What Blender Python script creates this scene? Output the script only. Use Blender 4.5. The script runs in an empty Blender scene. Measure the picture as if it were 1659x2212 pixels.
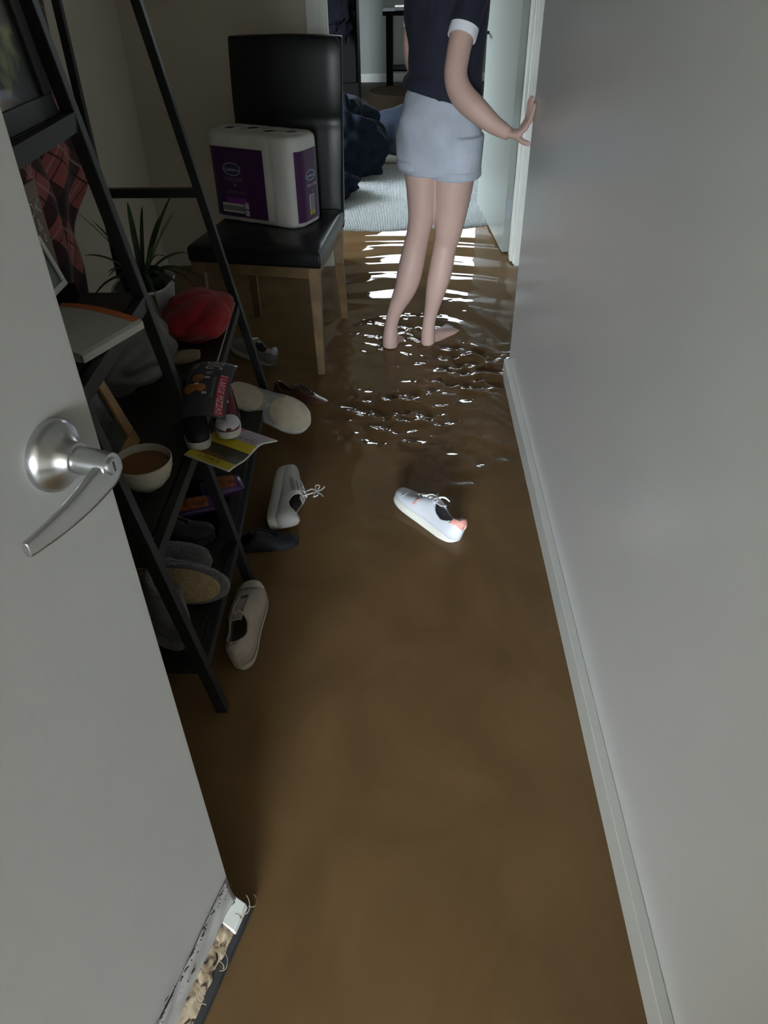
import bpy, bmesh, math, random
import numpy as np
from mathutils import Vector, Matrix, noise
random.seed(7); rng = np.random.RandomState(5)
S = bpy.context.scene
COL = S.collection
PI = math.pi

# ---------------------------------------------------------------- camera
cd = bpy.data.cameras.new('camera'); cam = bpy.data.objects.new('camera', cd); COL.objects.link(cam)
cd.sensor_fit = 'VERTICAL'; cd.sensor_height = 36.0; cd.lens = 36.0 * 1597.0 / 2212.0
cd.clip_start = 0.02; cd.clip_end = 200
cx, cy, cz = Vector((1.0, .0218, -.0125)), Vector((-.0035, .613, .79)), Vector((.0249, -.790, .613))
cz.normalize(); cx = (cx - cz * cx.dot(cz)).normalized(); cy = cz.cross(cx)
cam.matrix_world = Matrix(((cx.x, cy.x, cz.x, 0), (cx.y, cy.y, cz.y, 0), (cx.z, cy.z, cz.z, 1.45), (0, 0, 0, 1)))
S.camera = cam

# ---------------------------------------------------------------- light: overcast day through the front door and the far window
S.view_settings.view_transform = 'Standard'; S.view_settings.look = 'None'
S.view_settings.gamma = 1.0; S.view_settings.exposure = 0.0
SKY = 112.0; SKY_FAR = 15.0
w = bpy.data.worlds.new('overcast_sky'); S.world = w; w.use_nodes = True
nt = w.node_tree; nt.nodes.clear()
tc = nt.nodes.new('ShaderNodeTexCoord'); sx = nt.nodes.new('ShaderNodeSeparateXYZ')
rp = nt.nodes.new('ShaderNodeValToRGB'); bg = nt.nodes.new('ShaderNodeBackground'); ow = nt.nodes.new('ShaderNodeOutputWorld')
nt.links.new(tc.outputs['Generated'], sx.inputs[0]); nt.links.new(sx.outputs['Z'], rp.inputs[0])
rp.color_ramp.elements[0].position = 0.0; rp.color_ramp.elements[0].color = (.10, .11, .09, 1)
rp.color_ramp.elements[1].position = 0.12; rp.color_ramp.elements[1].color = (.80, .90, 1.0, 1)
nt.links.new(rp.outputs[0], bg.inputs[0])
# sky set brighter towards -Y to light the hall, dimmer towards +Y
mr = nt.nodes.new('ShaderNodeMapRange'); nt.links.new(sx.outputs['Y'], mr.inputs['Value'])
mr.inputs['From Min'].default_value = -.6; mr.inputs['From Max'].default_value = .4
mr.inputs['To Min'].default_value = SKY; mr.inputs['To Max'].default_value = SKY_FAR
nt.links.new(mr.outputs[0], bg.inputs[1])
nt.links.new(bg.outputs[0], ow.inputs[0])

def portal(name, loc, rot, sx_, sy_):
    l = bpy.data.lights.new(name, 'AREA'); l.shape = 'RECTANGLE'; l.size = sx_; l.size_y = sy_
    l.cycles.is_portal = True
    o = bpy.data.objects.new(name, l); COL.objects.link(o); o.location = loc; o.rotation_euler = rot
    return o
portal('front_daylight', (-1.3, -9.0, 1.15), (PI/2, 0, 0), 3.6, 2.4)        # faces +Y
portal('side_window_daylight', (-2.56, 5.85, 1.45), (0, -PI/2, 0), 1.3, 1.9)
portal('window_daylight', (0, 10.95, 1.75), (-PI/2, 0, 0), 4.4, 1.7)              # faces -Y

# ---------------------------------------------------------------- materials
def mat(name, col, rough=.5, metal=0., spec=.5, var=0., vscale=8., bump=0., bscale=60., col2=None, sheen=0., ior=None, trans=0., alpha=1., lo=.35, hi=.65, coat=0.):
    m = bpy.data.materials.new(name); m.use_nodes = True; t = m.node_tree; b = t.nodes['Principled BSDF']
    b.inputs['Base Color'].default_value = (*col, 1); b.inputs['Roughness'].default_value = rough
    b.inputs['Metallic'].default_value = metal; b.inputs['Specular IOR Level'].default_value = spec
    b.inputs['Sheen Weight'].default_value = sheen; b.inputs['Coat Weight'].default_value = coat
    if ior: b.inputs['IOR'].default_value = ior
    if trans: b.inputs['Transmission Weight'].default_value = trans
    b.inputs['Alpha'].default_value = alpha
    tcn = t.nodes.new('ShaderNodeTexCoord')
    if var or col2:
        n = t.nodes.new('ShaderNodeTexNoise'); n.inputs['Scale'].default_value = vscale; n.inputs['Detail'].default_value = 5
        t.links.new(tcn.outputs['Object'], n.inputs['Vector'])
        r = t.nodes.new('ShaderNodeValToRGB'); r.color_ramp.elements[0].position = lo; r.color_ramp.elements[1].position = hi
        c2 = col2 if col2 else tuple(c * (1 - var) for c in col)
        r.color_ramp.elements[0].color = (*c2, 1); r.color_ramp.elements[1].color = (*col, 1)
        t.links.new(n.outputs['Fac'], r.inputs[0]); t.links.new(r.outputs[0], b.inputs['Base Color'])
    if bump:
        n = t.nodes.new('ShaderNodeTexNoise'); n.inputs['Scale'].default_value = bscale; n.inputs['Detail'].default_value = 4
        t.links.new(tcn.outputs['Object'], n.inputs['Vector'])
        bp = t.nodes.new('ShaderNodeBump'); bp.inputs['Strength'].default_value = bump; bp.inputs['Distance'].default_value = .01
        t.links.new(n.outputs['Fac'], bp.inputs['Height']); t.links.new(bp.outputs[0], b.inputs['Normal'])
    return m
M = {}
M['wall'] = mat('wall_paint', (.80, .80, .78), .28, var=.03, vscale=3, bump=.05, bscale=25)
M['wallw'] = mat('beige_wall_paint', (.62, .56, .46), .6, var=.05, vscale=3)
M['wallroom'] = mat('room_wall_paint', (.33, .35, .33), .6)
M['ceil'] = mat('ceiling_paint', (.7, .7, .68), .8)
M['trim'] = mat('trim_paint', (.76, .77, .72), .35, var=.05, vscale=6)
M['door'] = mat('door_paint', (.37, .365, .345), .38, var=.04, vscale=4, bump=.03, bscale=90)
M['door2'] = mat('bedroom_door_paint', (.27, .295, .27), .32)
M['black'] = mat('black_powder_coat', (.009, .010, .011), .5)
M['shelf'] = mat('dark_shelf_board', (.018, .015, .011), .5, var=.3, vscale=20)
M['leather'] = mat('black_leather', (.006, .007, .008), .36, spec=.4, bump=.03, bscale=300)
M['oak'] = mat('oak_leg', (.20, .125, .055), .5, var=.35, vscale=14)
M['steel'] = mat('brushed_steel', (.55, .56, .57), .28, metal=1.)
M['steeld'] = mat('dark_slot', (.03, .03, .03), .5)
M['skin'] = mat('skin', (.50, .335, .285), .5, spec=.3, var=.10, vscale=6)
M['navy'] = mat('navy_jersey', (.008, .010, .024), .85, sheen=.03, bump=.1, bscale=120)
M['white'] = mat('white_knit', (.80, .80, .88), .8)
M['shorts'] = mat('pale_blue_denim', (.42, .455, .52), .85, var=.15, vscale=14, bump=.15, bscale=90)
M['hair'] = mat('brown_hair', (.10, .06, .035), .5, var=.4, vscale=40)
M['lips'] = mat('lips', (.45, .18, .16), .5)
M['eye'] = mat('eyes', (.05, .04, .03), .2)
M['sole_w'] = mat('white_rubber', (.60, .585, .52), .55)
M['sole_b'] = mat('cream_rubber_pad', (.46, .40, .29), .7, var=.15, vscale=30, bump=.5, bscale=140)
M['lea_w'] = mat('white_leather', (.54, .55, .58), .45, var=.06, vscale=20)
M['pink'] = mat('pink_suede', (.66, .30, .25), .7)
M['grey'] = mat('grey_panel', (.22, .22, .21), .6)
M['greyl'] = mat('light_grey_mesh', (.44, .42, .39), .7)
M['inner'] = mat('shoe_lining', (.20, .19, .19), .9)
M['lace'] = mat('shoe_lace', (.75, .74, .72), .8)
M['canvas'] = mat('taupe_canvas', (.40, .33, .265), .85, var=.15, vscale=25)
M['toecap'] = mat('cream_toe_cap', (.44, .385, .30), .5)
M['stripe'] = mat('dark_foxing_stripe', (.05, .04, .04), .6)
M['blk_s'] = mat('black_suede', (.006, .006, .010), .7)
M['maroon'] = mat('maroon_fabric', (.12, .012, .02), .8)
M['slip'] = mat('grey_plush', (.13, .122, .125), 1., sheen=.3, bump=.8, bscale=180, var=.25, vscale=30)
M['slipsole'] = mat('tan_dotted_sole', (.36, .26, .135), .8, bump=.6, bscale=160, var=.25, vscale=60)
M['red'] = mat('red_felt', (.32, .008, .011), .9, sheen=.15, bump=.2, bscale=110)
M['ceramic'] = mat('cream_ceramic', (.48, .45, .36), .25, coat=.3)
M['soup'] = mat('brown_floodwater_in_bowl', (.22, .10, .035), .12)
M['gold'] = mat('golden_wood', (.42, .23, .07), .4, var=.3, vscale=20)
M['walnut'] = mat('brown_wood', (.16, .08, .04), .4)
M['photo'] = mat('faded_print', (.12, .12, .10), .25, col2=(.02, .02, .02), vscale=7)
M['plastic'] = mat('milky_plastic', (.22, .215, .19), .35, alpha=.6)
M['whitep'] = mat('white_plastic', (.62, .63, .63), .4)
M['paper'] = mat('paper', (.54, .53, .49), .8)
M['orange'] = mat('orange_cover', (.60, .14, .03), .5)
M['leaf'] = mat('dark_green_leaf', (.04, .09, .02), .45, var=.5, vscale=12)
M['soil'] = mat('potting_soil', (.02, .015, .01), 1.)
M['tan'] = mat('tan_sponge', (.22, .17, .10), .9, bump=.5, bscale=60)
M['purple'] = mat('purple_print', (.055, .010, .075), .4, var=.15, vscale=8)
M['purple2'] = mat('bright_purple_print', (.20, .03, .27), .4)
M['tissue'] = mat('white_tissue_wrap', (.66, .65, .61), .45, bump=.1, bscale=25)
M['dblue'] = mat('dark_blue_print', (.02, .03, .10), .4)
M['ink'] = mat('pale_print', (.62, .60, .62), .5)
M['greyprint'] = mat('grey_print', (.22, .21, .22), .5)
M['yellow'] = mat('yellow_print', (.62, .50, .03), .5)
M['pale_p'] = mat('pale_pink_print', (.42, .32, .35), .5)
M['teal'] = mat('pale_teal_print', (.30, .36, .34), .5)
M['redp'] = mat('red_print', (.42, .02, .05), .5)
M['pizza'] = mat('orange_photo_print', (.50, .20, .06), .5, var=.5, vscale=60)
M['charcoal'] = mat('charcoal_print', (.045, .045, .055), .4)
M['food'] = mat('green_brown_photo_print', (.05, .07, .03), .5, col2=(.10, .06, .05), vscale=60)
M['wrap'] = mat('purple_wrapper', (.05, .015, .10), .3)
M['wrapo'] = mat('orange_wrapper_art', (.45, .14, .03), .4, col2=(.12, .03, .02), vscale=60)
M['denim'] = mat('denim_blue', (.006, .009, .016), .9, spec=.15, var=.3, vscale=10, bump=.3)
M['navyf'] = mat('navy_fabric', (.006, .010, .020), .9, spec=.15, bump=.2, bscale=30)
M['blackf'] = mat('black_fabric', (.004, .004, .006), .9, spec=.03)
M['dark'] = mat('black_stained_wood', (.006, .006, .006), .9, spec=.04)
M['browncarpet'] = mat('dark_brown_carpet', (.07, .062, .045), .95, var=.2, vscale=40)
M['seal'] = mat('black_rubber_seal', (.035, .037, .04), .5, var=.3, vscale=30)
M['cush'] = mat('dark_brown_felt', (.008, .006, .004), 1., spec=.0)
M['floorm'] = mat('silty_floor', (.10, .07, .04), .8)
M['glassd'] = mat('dark_picture_glass', (.012, .018, .016), .06)
M['brownle'] = mat('brown_wet_leather', (.09, .035, .02), .35)
M['ground'] = mat('wet_paving', (.20, .19, .17), .7, var=.3, vscale=5)
M['hinge'] = mat('grey_hinge_steel', (.33, .35, .38), .35, metal=.8)

def node_mat(name, fn, rough=.6):
    m = bpy.data.materials.new(name); m.use_nodes = True; t = m.node_tree; b = t.nodes['Principled BSDF']
    b.inputs['Roughness'].default_value = rough; fn(t, b); return m
def math_n(t, op, a, b=None, clamp=False):
    n = t.nodes.new('ShaderNodeMath'); n.operation = op; n.use_clamp = clamp
    for i, v in enumerate((a, b)):
        if v is None: continue
        if isinstance(v, (int, float)): n.inputs[i].default_value = v
        else: t.links.new(v, n.inputs[i])
    return n.outputs[0]
# murky water: brown silt in suspension, darker and paler drifts of silt
def water_fn(t, b):
    tcn = t.nodes.new('ShaderNodeTexCoord')
    mp = t.nodes.new('ShaderNodeMapping'); mp.inputs['Scale'].default_value = (1.0, .75, 1)
    t.links.new(tcn.outputs['Object'], mp.inputs[0])
    n = t.nodes.new('ShaderNodeTexNoise'); n.inputs['Scale'].default_value = 4.0; n.inputs['Detail'].default_value = 5; n.inputs['Distortion'].default_value = .6
    t.links.new(mp.outputs[0], n.inputs['Vector'])
    r = t.nodes.new('ShaderNodeValToRGB'); e = r.color_ramp.elements
    e[0].position = .34; e[0].color = (.155, .092, .041, 1); e[1].position = .66; e[1].color = (.210, .125, .056, 1)
    t.links.new(n.outputs['Fac'], r.inputs[0])
    # silt scatters light from below the surface, so its shading ignores the ripples; the skin of the water mirrors
    df = t.nodes.new('ShaderNodeBsdfDiffuse'); t.links.new(r.outputs[0], df.inputs['Color'])
    up_ = t.nodes.new('ShaderNodeCombineXYZ'); up_.inputs[2].default_value = 1; t.links.new(up_.outputs[0], df.inputs['Normal'])
    gl = t.nodes.new('ShaderNodeBsdfGlossy'); gl.inputs['Roughness'].default_value = .03
    fr = t.nodes.new('ShaderNodeFresnel'); fr.inputs['IOR'].default_value = 1.33
    mx = t.nodes.new('ShaderNodeMixShader'); t.links.new(fr.outputs[0], mx.inputs[0]); t.links.new(df.outputs[0], mx.inputs[1]); t.links.new(gl.outputs[0], mx.inputs[2])
    t.links.new(mx.outputs[0], t.nodes['Material Output'].inputs['Surface'])
M['water'] = node_mat('muddy_water', water_fn, .03)
# woven rug: fine ribs
def rug_fn(t, b):
    tcn = t.nodes.new('ShaderNodeTexCoord')
    w1 = t.nodes.new('ShaderNodeTexWave'); w1.bands_direction = 'Y'; w1.inputs['Scale'].default_value = 22; w1.inputs['Distortion'].default_value = 1.2; w1.inputs['Detail Scale'].default_value = 6
    w2 = t.nodes.new('ShaderNodeTexWave'); w2.bands_direction = 'X'; w2.inputs['Scale'].default_value = 30; w2.inputs['Distortion'].default_value = 1.
    for ww in (w1, w2): t.links.new(tcn.outputs['Object'], ww.inputs['Vector'])
    s = math_n(t, 'MULTIPLY', w1.outputs['Fac'], w2.outputs['Fac'])
    r = t.nodes.new('ShaderNodeValToRGB'); r.color_ramp.elements[0].color = (.22, .24, .24, 1); r.color_ramp.elements[1].color = (.80, .84, .84, 1); r.color_ramp.elements[1].position = .7
    t.links.new(s, r.inputs[0]); t.links.new(r.outputs[0], b.inputs['Base Color'])
    bp = t.nodes.new('ShaderNodeBump'); bp.inputs['Strength'].default_value = .8; bp.inputs['Distance'].default_value = .01
    t.links.new(s, bp.inputs['Height']); t.links.new(bp.outputs[0], b.inputs['Normal'])
M['rug'] = node_mat('woven_grey_rug', rug_fn, .7)
# plaid in UV space
def plaid_fn(t, b):
    uv = t.nodes.new('ShaderNodeUVMap'); s = t.nodes.new('ShaderNodeSeparateXYZ'); t.links.new(uv.outputs[0], s.inputs[0])
    def band(src, period, lo, hi, off=0.):
        f = math_n(t, 'FRACT', math_n(t, 'ADD', math_n(t, 'MULTIPLY', src, 1 / period), off))
        return math_n(t, 'MULTIPLY', math_n(t, 'GREATER_THAN', f, lo), math_n(t, 'LESS_THAN', f, hi))
    base = (.36, .10, .09); blk = (.012, .008, .012); wht = (.42, .34, .32)
    prev = None
    def mix(fac, colA, colB, f=1.):
        n = t.nodes.new('ShaderNodeMix'); n.data_type = 'RGBA'
        t.links.new(math_n(t, 'MULTIPLY', fac, f), n.inputs[0])
        if isinstance(colA, tuple): n.inputs[6].default_value = (*colA, 1)
        else: t.links.new(colA, n.inputs[6])
        n.inputs[7].default_value = (*colB, 1); return n.outputs[2]
    c = mix(band(s.outputs[0], .16, .0, .36), base, blk, .85)
    c = mix(band(s.outputs[1], .16, .0, .36), c, blk, .85)
    for o in (0, 1):
        c = mix(band(s.outputs[o], .16, .66, .69), c, blk, .8)
        c = mix(band(s.outputs[o], .16, .50, .54), c, wht, .5)
    t.links.new(c, b.inputs['Base Color']); b.inputs['Sheen Weight'].default_value = .2
M['plaid'] = node_mat('red_black_plaid_wool', plaid_fn, .95)
# chipped, swollen fibreboard
def chip_fn(t, b):
    tcn = t.nodes.new('ShaderNodeTexCoord')
    n = t.nodes.new('ShaderNodeTexNoise'); n.inputs['Scale'].default_value = 38; n.inputs['Detail'].default_value = 7; n.inputs['Distortion'].default_value = 1.
    t.links.new(tcn.outputs['Object'], n.inputs['Vector'])
    r = t.nodes.new('ShaderNodeValToRGB'); e = r.color_ramp.elements
    e[0].position = .40; e[0].color = (.025, .016, .012, 1); e[1].position = .47; e[1].color = (.36, .27, .17, 1)
    k = e.new(.66); k.color = (.52, .43, .30, 1)
    t.links.new(n.outputs['Fac'], r.inputs[0]); t.links.new(r.outputs[0], b.inputs['Base Color'])
    bp = t.nodes.new('ShaderNodeBump'); bp.inputs['Strength'].default_value = .9; bp.inputs['Distance'].default_value = .004
    t.links.new(n.outputs['Fac'], bp.inputs['Height']); t.links.new(bp.outputs[0], b.inputs['Normal'])
M['chip'] = node_mat('swollen_fibreboard', chip_fn, .75)
# dark glass with a garden reflection painted on as yellow-green blotches
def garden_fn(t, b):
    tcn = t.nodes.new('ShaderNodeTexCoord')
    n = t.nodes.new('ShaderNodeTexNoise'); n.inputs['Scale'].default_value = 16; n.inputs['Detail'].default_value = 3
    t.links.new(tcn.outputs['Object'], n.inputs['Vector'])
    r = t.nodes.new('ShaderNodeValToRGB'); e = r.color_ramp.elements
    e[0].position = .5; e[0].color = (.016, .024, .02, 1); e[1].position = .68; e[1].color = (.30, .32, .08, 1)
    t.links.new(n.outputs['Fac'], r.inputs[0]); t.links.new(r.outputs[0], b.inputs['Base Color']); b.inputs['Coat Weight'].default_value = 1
M['garden'] = node_mat('painted_garden_reflection', garden_fn, .3)

# ---------------------------------------------------------------- object helpers
WM = {}
def tagp(o, label=None, cat=None, group=None, kind=None):
    if label: o['label'] = label
    if cat: o['category'] = cat
    if group: o['group'] = group
    if kind: o['kind'] = kind
    return o
def thing(name, label, cat, loc=(0, 0, 0), rot=None, group=None):
    """Empty at the base of a thing; rot is an optional 3x3 matrix or z angle."""
    o = bpy.data.objects.new(name, None); COL.objects.link(o); o.empty_display_size = .05
    m = Matrix.Translation(Vector(loc))
    if rot is not None:
        m = m @ (rot.to_4x4() if isinstance(rot, Matrix) else Matrix.Rotation(rot, 4, 'Z'))
    o.matrix_world = m; WM[o.name] = m.copy()
    return tagp(o, label, cat, group)
def axes(xd, up):
    x = Vector(xd).normalized(); u = Vector(up); z = (u - x * u.dot(x)).normalized(); y = z.cross(x)
    return Matrix(((x.x, y.x, z.x), (x.y, y.y, z.y), (x.z, y.z, z.z)))
def obj(name, bm, m, parent=None, world=False, smooth=True, bevel=0., sub=0, solid=0., remesh=0., smo=0, origin=None):
    bmesh.ops.recalc_face_normals(bm, faces=bm.faces)
    me = bpy.data.meshes.new(name); bm.to_mesh(me); bm.free()
    ms = m if isinstance(m, (list, tuple)) else [m]
    for k in ms: me.materials.append(M[k] if isinstance(k, str) else k)
    for p in me.polygons: p.use_smooth = smooth
    o = bpy.data.objects.new(name, me); COL.objects.link(o)
    if parent is not None:
        o.parent = parent; P = WM[parent.name]
        if world: me.transform(P.inverted())
        WM[o.name] = P.copy()
    else:
        if origin is not None:
            me.transform(Matrix.Translation(-Vector(origin))); o.location = origin
        WM[o.name] = Matrix.Translation(o.location)
    if solid:
        md = o.modifiers.new('solid', 'SOLIDIFY'); md.thickness = solid; md.offset = 0
    if remesh:
        md = o.modifiers.new('remesh', 'REMESH'); md.mode = 'VOXEL'; md.voxel_size = remesh; md.use_smooth_shade = True
    if smo:
        md = o.modifiers.new('smooth', 'SMOOTH'); md.iterations = smo; md.factor = .5
    if bevel:
        md = o.modifiers.new('bevel', 'BEVEL'); md.width = bevel; md.segments = 3; md.limit_method = 'ANGLE'; md.angle_limit = .6
        md.harden_normals = False
    if sub:
        md = o.modifiers.new('sub', 'SUBSURF'); md.levels = sub; md.render_levels = sub
    if smooth:
        try:
            me.set_sharp_from_angle(angle=.75)
        except Exception: pass
    return o
def box(bm, x0, x1, y0, y1, z0, z1, mi=0):
    vs = [bm.verts.new((x, y, z)) for z in (z0, z1) for y in (y0, y1) for x in (x0, x1)]
    for f in ((0, 1, 3, 2), (4, 6, 7, 5), (0, 4, 5, 1), (2, 3, 7, 6), (0, 2, 6, 4), (1, 5, 7, 3)):
        bm.faces.new([vs[i] for i in f]).material_index = mi
    return bm
def bx(*a, mi=0): return box(bmesh.new(), *a, mi=mi)
def rings(bm, rs, closed=True, cap=True, mi=0):
    vr = [[bm.verts.new(p) for p in r] for r in rs]
    n = len(vr[0])
    for a, b in zip(vr, vr[1:]):
        for i in range(n if closed else n - 1):
            j = (i + 1) % n
            bm.faces.new((a[i], a[j], b[j], b[i])).material_index = mi
    if cap and closed:
        bm.faces.new(list(reversed(vr[0]))).material_index = mi; bm.faces.new(vr[-1]).material_index = mi
    return bm
def beam(bm, p, q, wx, wy, up=(0, 0, 1), mi=0):
    """rectangular bar from p to q."""
    p, q = Vector(p), Vector(q); d = (q - p).normalized(); u = Vector(up)
    a = d.cross(u)
    if a.length < .05: a = d.cross(Vector((0, 1, 0)))
    a.normalize(); b = a.cross(d)
    rs = [[c + a * sx_ * wx / 2 + b * sy_ * wy / 2 for sx_, sy_ in ((-1, -1), (1, -1), (1, 1), (-1, 1))] for c in (p, q)]
    return rings(bm, rs, mi=mi)
def tube(bm, pts, rad, n=10, el=None, mi=0, cap=True):
    """round (or elliptical) tube with per-point radius; el = (sx, sy) scale with fixed frame x/y when given."""
    pts = [Vector(p) for p in pts]; rs = []
    if not isinstance(rad, (list, tuple)): rad = [rad] * len(pts)
    ref = None
    for i, p in enumerate(pts):
        d = (pts[min(i + 1, len(pts) - 1)] - pts[max(i - 1, 0)]).normalized()
        if ref is None: ref = d.orthogonal().normalized()
        a = (ref - d * ref.dot(d)).normalized(); b = d.cross(a); ref = a
        r = rad[i]
        rs.append([p + (a * math.cos(t) + b * math.sin(t)) * r for t in [2 * PI * k / n for k in range(n)]])
    return rings(bm, rs, mi=mi, cap=cap)
def spline(pts, k=6):
    pts = [Vector(p) for p in pts]; out = []
    for i in range(len(pts) - 1):
        p0, p1, p2, p3 = pts[max(i - 1, 0)], pts[i], pts[i + 1], pts[min(i + 2, len(pts) - 1)]
        for j in range(k):
            t = j / k
            out.append(.5 * ((2 * p1) + (p2 - p0) * t + (2 * p0 - 5 * p1 + 4 * p2 - p3) * t * t + (3 * p1 - p0 - 3 * p2 + p3) * t ** 3))
    out.append(pts[-1]); return out
def stube(bm, pr, k=6, n=12):
    """pr = list of (x,y,z,r): smooth tapered tube."""
    P = spline([p[:3] for p in pr], k)
    R = [v.x for v in spline([(p[3], 0, 0) for p in pr], k)]
    return tube(bm, P, R, n)
def ellips(bm, c, r, n=16, m=10):
    rs = []
    for j in range(1, m):
        a = PI * j / m
        rs.append([(c[0] + r[0] * math.sin(a) * math.cos(t), c[1] + r[1] * math.sin(a) * math.sin(t), c[2] - r[2] * math.cos(a)) for t in [2 * PI * k / n for k in range(n)]])
    return rings(bm, rs)
def lathe(bm, prof, c=(0, 0, 0), n=40, mi=0):
    """prof = (radius, z) list from one end to the other."""
    rs = [[(c[0] + r * math.cos(t), c[1] + r * math.sin(t), c[2] + z) for t in [2 * PI * k / n for k in range(n)]] for r, z in prof]
    return rings(bm, rs, cap=True, mi=mi)
def blob(c, r, amp=.2, sc=3., seed=0, sub=4, ridge=False, zmin=None):
    bm = bmesh.new(); bmesh.ops.create_icosphere(bm, subdivisions=sub, radius=1.)
    for v in bm.verts:
        q = v.co.copy(); s = Vector((seed * 3.1, seed * 1.7, seed))
        n_ = noise.noise(q * sc * .5 + s) * amp + noise.noise(q * sc + s) * amp * .5
        if ridge: n_ += (abs(noise.noise(q * sc * 1.3 + s * 2)) - .2) * amp * 1.2
        q = q * (1 + n_)
        v.co = Vector((c[0] + q.x * r[0], c[1] + q.y * r[1], c[2] + q.z * r[2]))
        if zmin is not None and v.co.z < zmin: v.co.z = zmin
    return bm
def text_bm(s, size, align='CENTER', extrude=.0, fn=None, bm=None, mi=0):
    cu = bpy.data.curves.new('txt', 'FONT'); cu.body = s; cu.size = size; cu.align_x = align; cu.align_y = 'CENTER'; cu.extrude = extrude; cu.resolution_u = 2
    to = bpy.data.objects.new('txt', cu); COL.objects.link(to)
    me = to.to_mesh(); bm = bm or bmesh.new(); b2 = bmesh.new(); b2.from_mesh(me); to.to_mesh_clear()
    COL.objects.unlink(to); bpy.data.objects.remove(to); bpy.data.curves.remove(cu)
    vs = {}
    for v in b2.verts: vs[v.index] = bm.verts.new(fn(v.co.x, v.co.y, v.co.z) if fn else v.co)
    for f in b2.faces:
        try: bm.faces.new([vs[v.index] for v in f.verts]).material_index = mi
        except ValueError: pass
    b2.free(); return bm
def patch_bm(fn, u0, u1, v0, v1, nu=8, nv=8, bm=None, mi=0, uv=False):
    bm = bm or bmesh.new()
    g = [[bm.verts.new(fn(u0 + (u1 - u0) * i / nu, v0 + (v1 - v0) * j / nv)) for j in range(nv + 1)] for i in range(nu + 1)]
    L = bm.loops.layers.uv.verify() if uv else None
    for i in range(nu):
        for j in range(nv):
            f = bm.faces.new((g[i][j], g[i + 1][j], g[i + 1][j + 1], g[i][j + 1])); f.material_index = mi
            if uv:
                for lp, (a, b) in zip(f.loops, ((i, j), (i + 1, j), (i + 1, j + 1), (i, j + 1))):
                    lp[L].uv = (u0 + (u1 - u0) * a / nu, v0 + (v1 - v0) * b / nv)
    return bm
def struct(name, bm, m, **k):
    o = obj(name, bm, m, smooth=False, **k); o['kind'] = 'structure'; return o

# ---------------------------------------------------------------- the setting
H = 2.5
struct('floor', bx(-2.6, 2.6, -.25, 11, -.12, -.05), 'floorm')
struct('ceiling', bx(-2.6, 2.6, -.35, 11, H, H + .1), 'ceil')
struct('wall_right', bx(.438, .57, -.25, 2.805, -.06, H), 'wall')
b = bx(.68, .80, 2.70, 4.20, -.06, H); box(b, .571, .68, 2.70, 2.805, -.06, H)
struct('wall_recess', b, 'wall')
struct('wall_left', bx(-1.46, -1.34, -.25, 4.13, -.06, H), 'wallw')
b = bx(-1.46, -.395, 4.13, 4.25, -.06, H); box(b, -.395, .665, 4.13, 4.25, 2.10, H); box(b, .665, .80, 4.2, 4.25, -.06, H)
struct('wall_back', b, 'wallw')
b = bx(-3.2, -.57, -.37, -.25, -.06, H); box(b, -.57, .438, -.37, -.25, 2.12, H); box(b, .25, .57, -.37, -.25, -.06, H)  # unseen right jamb pulled inward to shade the near right wall
struct('wall_front', b, 'wallw')
# living room beyond
b = bx(-2.6, -1.3, 10.8, 10.92, -.06, H); box(b, -1.3, 1.7, 10.8, 10.92, -.06, 1.0); box(b, 1.7, 2.6, 10.8, 10.92, -.06, H); box(b, -1.3, 1.7, 10.8, 10.92, 2.3, H)
struct('wall_far', b, 'wallroom')
b = bx(-2.6, -2.5, 4.25, 4.9, -.06, H); box(b, -2.6, -2.5, 6.8, 10.8, -.06, H); box(b, -2.6, -2.5, 4.9, 6.8, -.06, .8); box(b, -2.6, -2.5, 4.9, 6.8, 2.1, H)
struct('wall_far_left', b, 'wallroom')
b = bx(-2.59, -2.51, 4.9, 4.95, .8, 2.1); box(b, -2.59, -2.51, 6.75, 6.8, .8, 2.1); box(b, -2.59, -2.51, 5.82, 5.88, .8, 2.1)
struct('window_3', b, 'trim')
struct('wall_far_right', bx(2.5, 2.6, 4.25, 10.8, -.06, H), 'wallroom')
b = bx(-2.5, -1.46, 4.13, 4.25, -.06, H); box(b, .80, 2.5, 4.13, 4.25, -.06, H)
struct('wall_room_side', b, 'wallroom')
struct('baseboard_right', bx(.416, .438, -.25, 2.805, -.05, .075), 'trim', bevel=.003)
struct('baseboard_far', bx(-2.5, 2.5, 10.782, 10.8, -.05, .10), 'trim')
struct('baseboard_left', bx(-1.34, -1.325, -.25, 4.13, -.05, .08), 'trim')
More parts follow.
